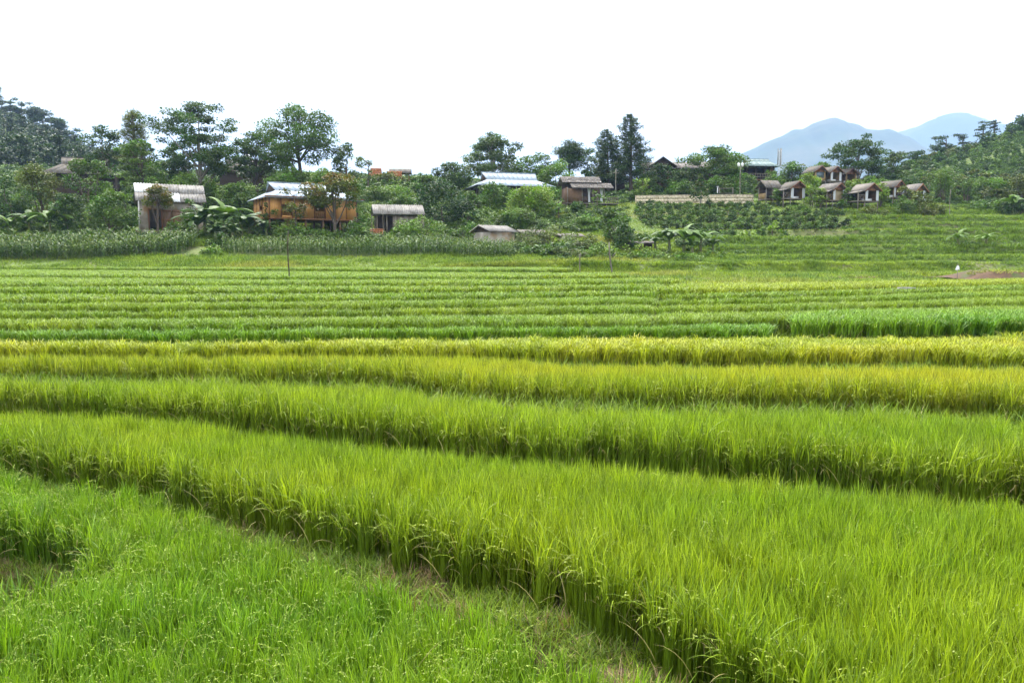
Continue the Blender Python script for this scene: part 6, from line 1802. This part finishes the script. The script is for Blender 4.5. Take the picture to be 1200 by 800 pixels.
def undergrowth():
    g = np.random.default_rng(91)
    pl = np.array(PLACED)
    def region(X, Y):
        Z = hill_z(X, Y); px, py = project(X, Y, Z); return Z, px, py
    # bushes
    X, Y = jitter_grid(-150, 150, 76, 200, 1.35, g)
    Z, px, py = region(X, Y)
    inview = (px > -180) & (px < 1380)
    corn = (Y < 89.5) & (px < 610)
    coffee_ = (px > 735) & (px < 995) & (Y > 95) & (Y < 127.5)
    weedy = (px > 832 + 30 * np.sin(Y * 0.3)) & (Y < 118)
    k = inview & ~corn & ~coffee_ & ~(weedy & (g.uniform(size=len(X)) < 0.94))
    k &= ~((px > 600) & (px < 840) & (Y < 78 + 2 * np.sin(X)))
    X, Y, Z, px, py = X[k], Y[k], Z[k], px[k], py[k]
    dmin = np.full(len(X), 1e9); front = np.zeros(len(X), bool); inside = np.zeros(len(X), bool)
    for a, b, r in pl:
        dd = np.hypot(X - a, Y - b)
        inside |= (dd < r * 0.55) & (r >= 2) & (r <= 5.01)
        if r == 5.0: front |= (np.abs(X - a) < 6.5) & (Y < b) & (Y > b - 9); inside |= (np.abs(X - a) < 4.6) & (np.abs(Y - b) < 4.2)
    k = ~inside; X, Y, Z, px, py, front = X[k], Y[k], Z[k], px[k], py[k], front[k]
    n = len(X)
    s = (0.55 + 1.1 * fbm(X * 0.11, Y * 0.11, 92) + g.uniform(-0.2, 0.35, n)) * (1 + 0.25 * sstep(100, 150, Y))
    s = np.where(front, np.minimum(s, g.uniform(0.4, 0.75, n)), s)
    s = np.where((px > 832) & (Y < 118), s * 0.55, s)
    s = np.where((px > 735) & (px < 890) & (Y > 117) & (Y < 131), np.minimum(s, 0.5), s)
    s = np.where((px > 885) & (px < 1090) & (Y > 112) & (Y < 150), np.minimum(s, 0.75), s)
    base = np.array([GREENS['mid'], GREENS['fresh'], GREENS['light'], GREENS['dark'], GREENS['olive'], GREENS['lime']])
    w = fbm(X * 0.16, Y * 0.16, 95)
    ci = np.clip(((w - 0.2) / 0.55 * 6 + g.normal(0, 0.9, n)), 0, 5.99).astype(int)
    c = base[np.array([3, 0, 0, 1, 1, 2])[ci]] * g.uniform(0.8, 1.2, n)[:, None]
    rot = np.zeros((n, 3)); rot[:, 2] = g.uniform(0, 6.28, n)
    scatter("undergrowth", "bush", np.stack([X, Y, Z - 0.1], 1), rot, np.stack([s * g.uniform(0.9, 1.3, n), s * g.uniform(0.9, 1.3, n), s], 1), g.integers(0, 7, n), c,
            "tangled green undergrowth covering the slope between the houses", "undergrowth")
    # weeds and grass: the open slope on the right, the verge above the rice, under the bushes
    X, Y = jitter_grid(-90, 130, 73, 128, 0.42, g)
    Z, px, py = region(X, Y)
    k = (px > -170) & (px < 1380) & ~(((px < 240) | ((px > 266) & (px < 606))) & (Y > 80.5) & (Y < 86)) & ((px > 560) | (Y < 92) | (g.uniform(size=len(X)) < 0.35))
    X, Y, Z, px = X[k], Y[k], Z[k], px[k]
    # weeds also fill the unplanted right-hand ends of the upper terraces
    for i in range(10, 14):
        t = TER[i]; xe, ye = jitter_grid(0, 110, t["Y"].min() - 1, (TER[i + 1]["Y"].max() if i < 13 else 76), 0.42, g)
        pxe, _ = project(xe, ye, t["zg"]); yf = terrace_Y(i, pxe) - t["b"] - 0.35; yb = terrace_Y(i + 1, pxe) - TER[i + 1]["b"] if i < 13 else 75.5
        q = (pxe > t["xmax"] - 6) & (pxe < 1370) & (ye > yf) & (ye < yb)
        X = np.concatenate([X, xe[q]]); Y = np.concatenate([Y, ye[q]]); Z = np.concatenate([Z, np.full(q.sum(), t["zg"])]); px = np.concatenate([px, pxe[q]])
    xe, ye = jitter_grid(-75, 95, 71.6, 74.6, 0.3, g)
    ze = np.interp(ye, [71.9, 74.1], [0, 1]); ze = (CZ - 1.29) * (1 - ze) + hill_z(xe, 0 * ye + 74.2) * ze
    pxe, _ = project(xe, ye, ze); q = (pxe > -170) & (pxe < 1370)
    X = np.concatenate([X, xe[q]]); Y = np.concatenate([Y, ye[q]]); Z = np.concatenate([Z, ze[q]]); px = np.concatenate([px, pxe[q]])
    Z = Z + np.where((px > 1134) & (Y > 59.4) & (Y < 64.5), 0.5 * np.clip((64.5 - Y) / 3.5, 0, 1), 0)
    n = len(X)
    p = fbm(X * 0.13, Y * 0.3, 97); p2 = fbm(X * 0.5, Y * 0.5, 98)
    hn = hill_raw(X, Y); hn = hn + (fbm(X * 0.06, Y * 0.06, 70) - 0.47) * 1.6 * sstep(100, 200, Y) + (fbm(X * 0.35, Y * 0.35, 71) - 0.47) * 0.5 * sstep(78, 86, Y) + 0.5 * (fbm(X * 0.05, Y * 0.05, 73) - 0.47)
    fr = hn / 1.15 - np.floor(hn / 1.15)
    stepz = (X > 20) & (Y > 76)
    riser = stepz & (fr > 0.70) & (fr < 0.93)
    s = np.clip(0.55 + 1.5 * (p - 0.4) + 0.8 * (p2 - 0.47) + g.normal(0, 0.12, n), 0.3, 1.6)
    s = np.where(stepz, np.where(riser, 0.9 + 0.9 * (p2 - 0.4), 0.46 + 0.6 * (p - 0.4)), s)
    a, b, d_ = np.array((0.270, 0.375, 0.026)), np.array((0.150, 0.255, 0.022)), np.array((0.30, 0.33, 0.045))
    m = np.clip((p2 - 0.3) * 2.6, 0, 1)[:, None]
    m = np.where(stepz[:, None], np.where(riser[:, None], 0.9, 0.05 + 0.4 * m), m)
    c = a * (1 - m) + b * m
    m2 = np.where(riser, 0, np.clip((fbm(X * 0.09, Y * 0.22, 99) - 0.52) * 6, 0, 1))[:, None]
    cof = (px > 735) & (px < 992) & (Y > 95) & (Y < 127)
    s = np.where(cof, np.minimum(s, 0.35), s)
    c = (c * (1 - m2) + d_ * m2) * g.uniform(0.85, 1.15, n)[:, None]
    rot = np.zeros((n, 3)); rot[:, 2] = g.uniform(0, 6.28, n)
    scatter("weeds", "weed", np.stack([X, Y, Z - 0.03], 1), rot, np.stack([s, s, s], 1), g.integers(0, 6, n), c, "rank green weeds and grass on the abandoned terraces of the open slope", "weeds")
    # woods on the two hills
    X, Y = jitter_grid(-260, -40, 175, 380, 5.2, g)
    Z, px, py = region(X, Y)
    k = (px > -260) & (px < 190) & (Y > 190) & (Z > 9)
    X, Y, Z = X[k], Y[k], Z[k]; n = len(X)
    s = g.uniform(0.65, 1.05, n); s = np.where(Y > 310, s * 0.62, s)
    idx = np.where(Y < 240, 2 + g.integers(0, 2, n), np.array([0, 1, 4, 2])[g.integers(0, 4, n)])
    c = np.array(GREENS['pine'])[None] * g.uniform(0.65, 1.15, n)[:, None]
    rot = np.zeros((n, 3)); rot[:, 2] = g.uniform(0, 6.28, n)
    scatter("forest", "forest", np.stack([X, Y, Z - 0.3], 1), rot, np.stack([s, s, s], 1), idx, c, "dark pine wood covering the far hill below its skyline trees", "forest")
    X, Y = jitter_grid(60, 230, 128, 300, 2.6, g)
    Z, px, py = region(X, Y)
    k = (px > 1030) & (px < 1400) & (Y > 128)
    X, Y, Z = X[k], Y[k], Z[k]; n = len(X)
    low = fbm(X * 0.035, Y * 0.035, 88)
    s = np.where(low > 0.5, g.uniform(0.28, 0.45, n), g.uniform(0.17, 0.30, n)) * (1 + 0.2 * sstep(150, 240, Y))
    c = np.array([GREENS['mid'], GREENS['fresh'], GREENS['dark'], GREENS['olive']])[np.clip(((low - 0.25) / 0.45 * 4 + g.normal(0, 0.8, n)), 0, 3.99).astype(int)] * g.uniform(0.75, 1.3, n)[:, None]
    rot = np.zeros((n, 3)); rot[:, 2] = g.uniform(0, 6.28, n)
    scatter("hill_scrub", "forest", np.stack([X, Y, Z - 0.2], 1), rot, np.stack([s * 1.3, s * 1.3, s], 1), 2 + g.integers(0, 2, n), c, "dense scrub covering the right-hand hill below the ridge pines", "scrub")
undergrowth()

# ------------------------------------------------------------------ haze: the damp air between here and the mountains
def haze():
    V, Q = boxm(-6500, 6500, -500, 7600, -10.5, 1080)
    o = link("haze", mesh_np("haze", V, Q))
    m, n, l = nodes_of("haze")
    out = n.new("ShaderNodeOutputMaterial"); p = n.new("ShaderNodeVolumePrincipled")
    p.inputs["Color"].default_value = (0.40, 0.555, 0.86, 1)
    p.inputs["Density"].default_value = HAZE_DENSITY
    p.inputs["Anisotropy"].default_value = 0.0
    l.new(p.outputs[0], out.inputs["Volume"])
    o.data.materials.append(m)
    tag(o, "thin bluish damp air over the valley", "haze", None, "stuff")
HAZE_DENSITY = 0.00019
haze()
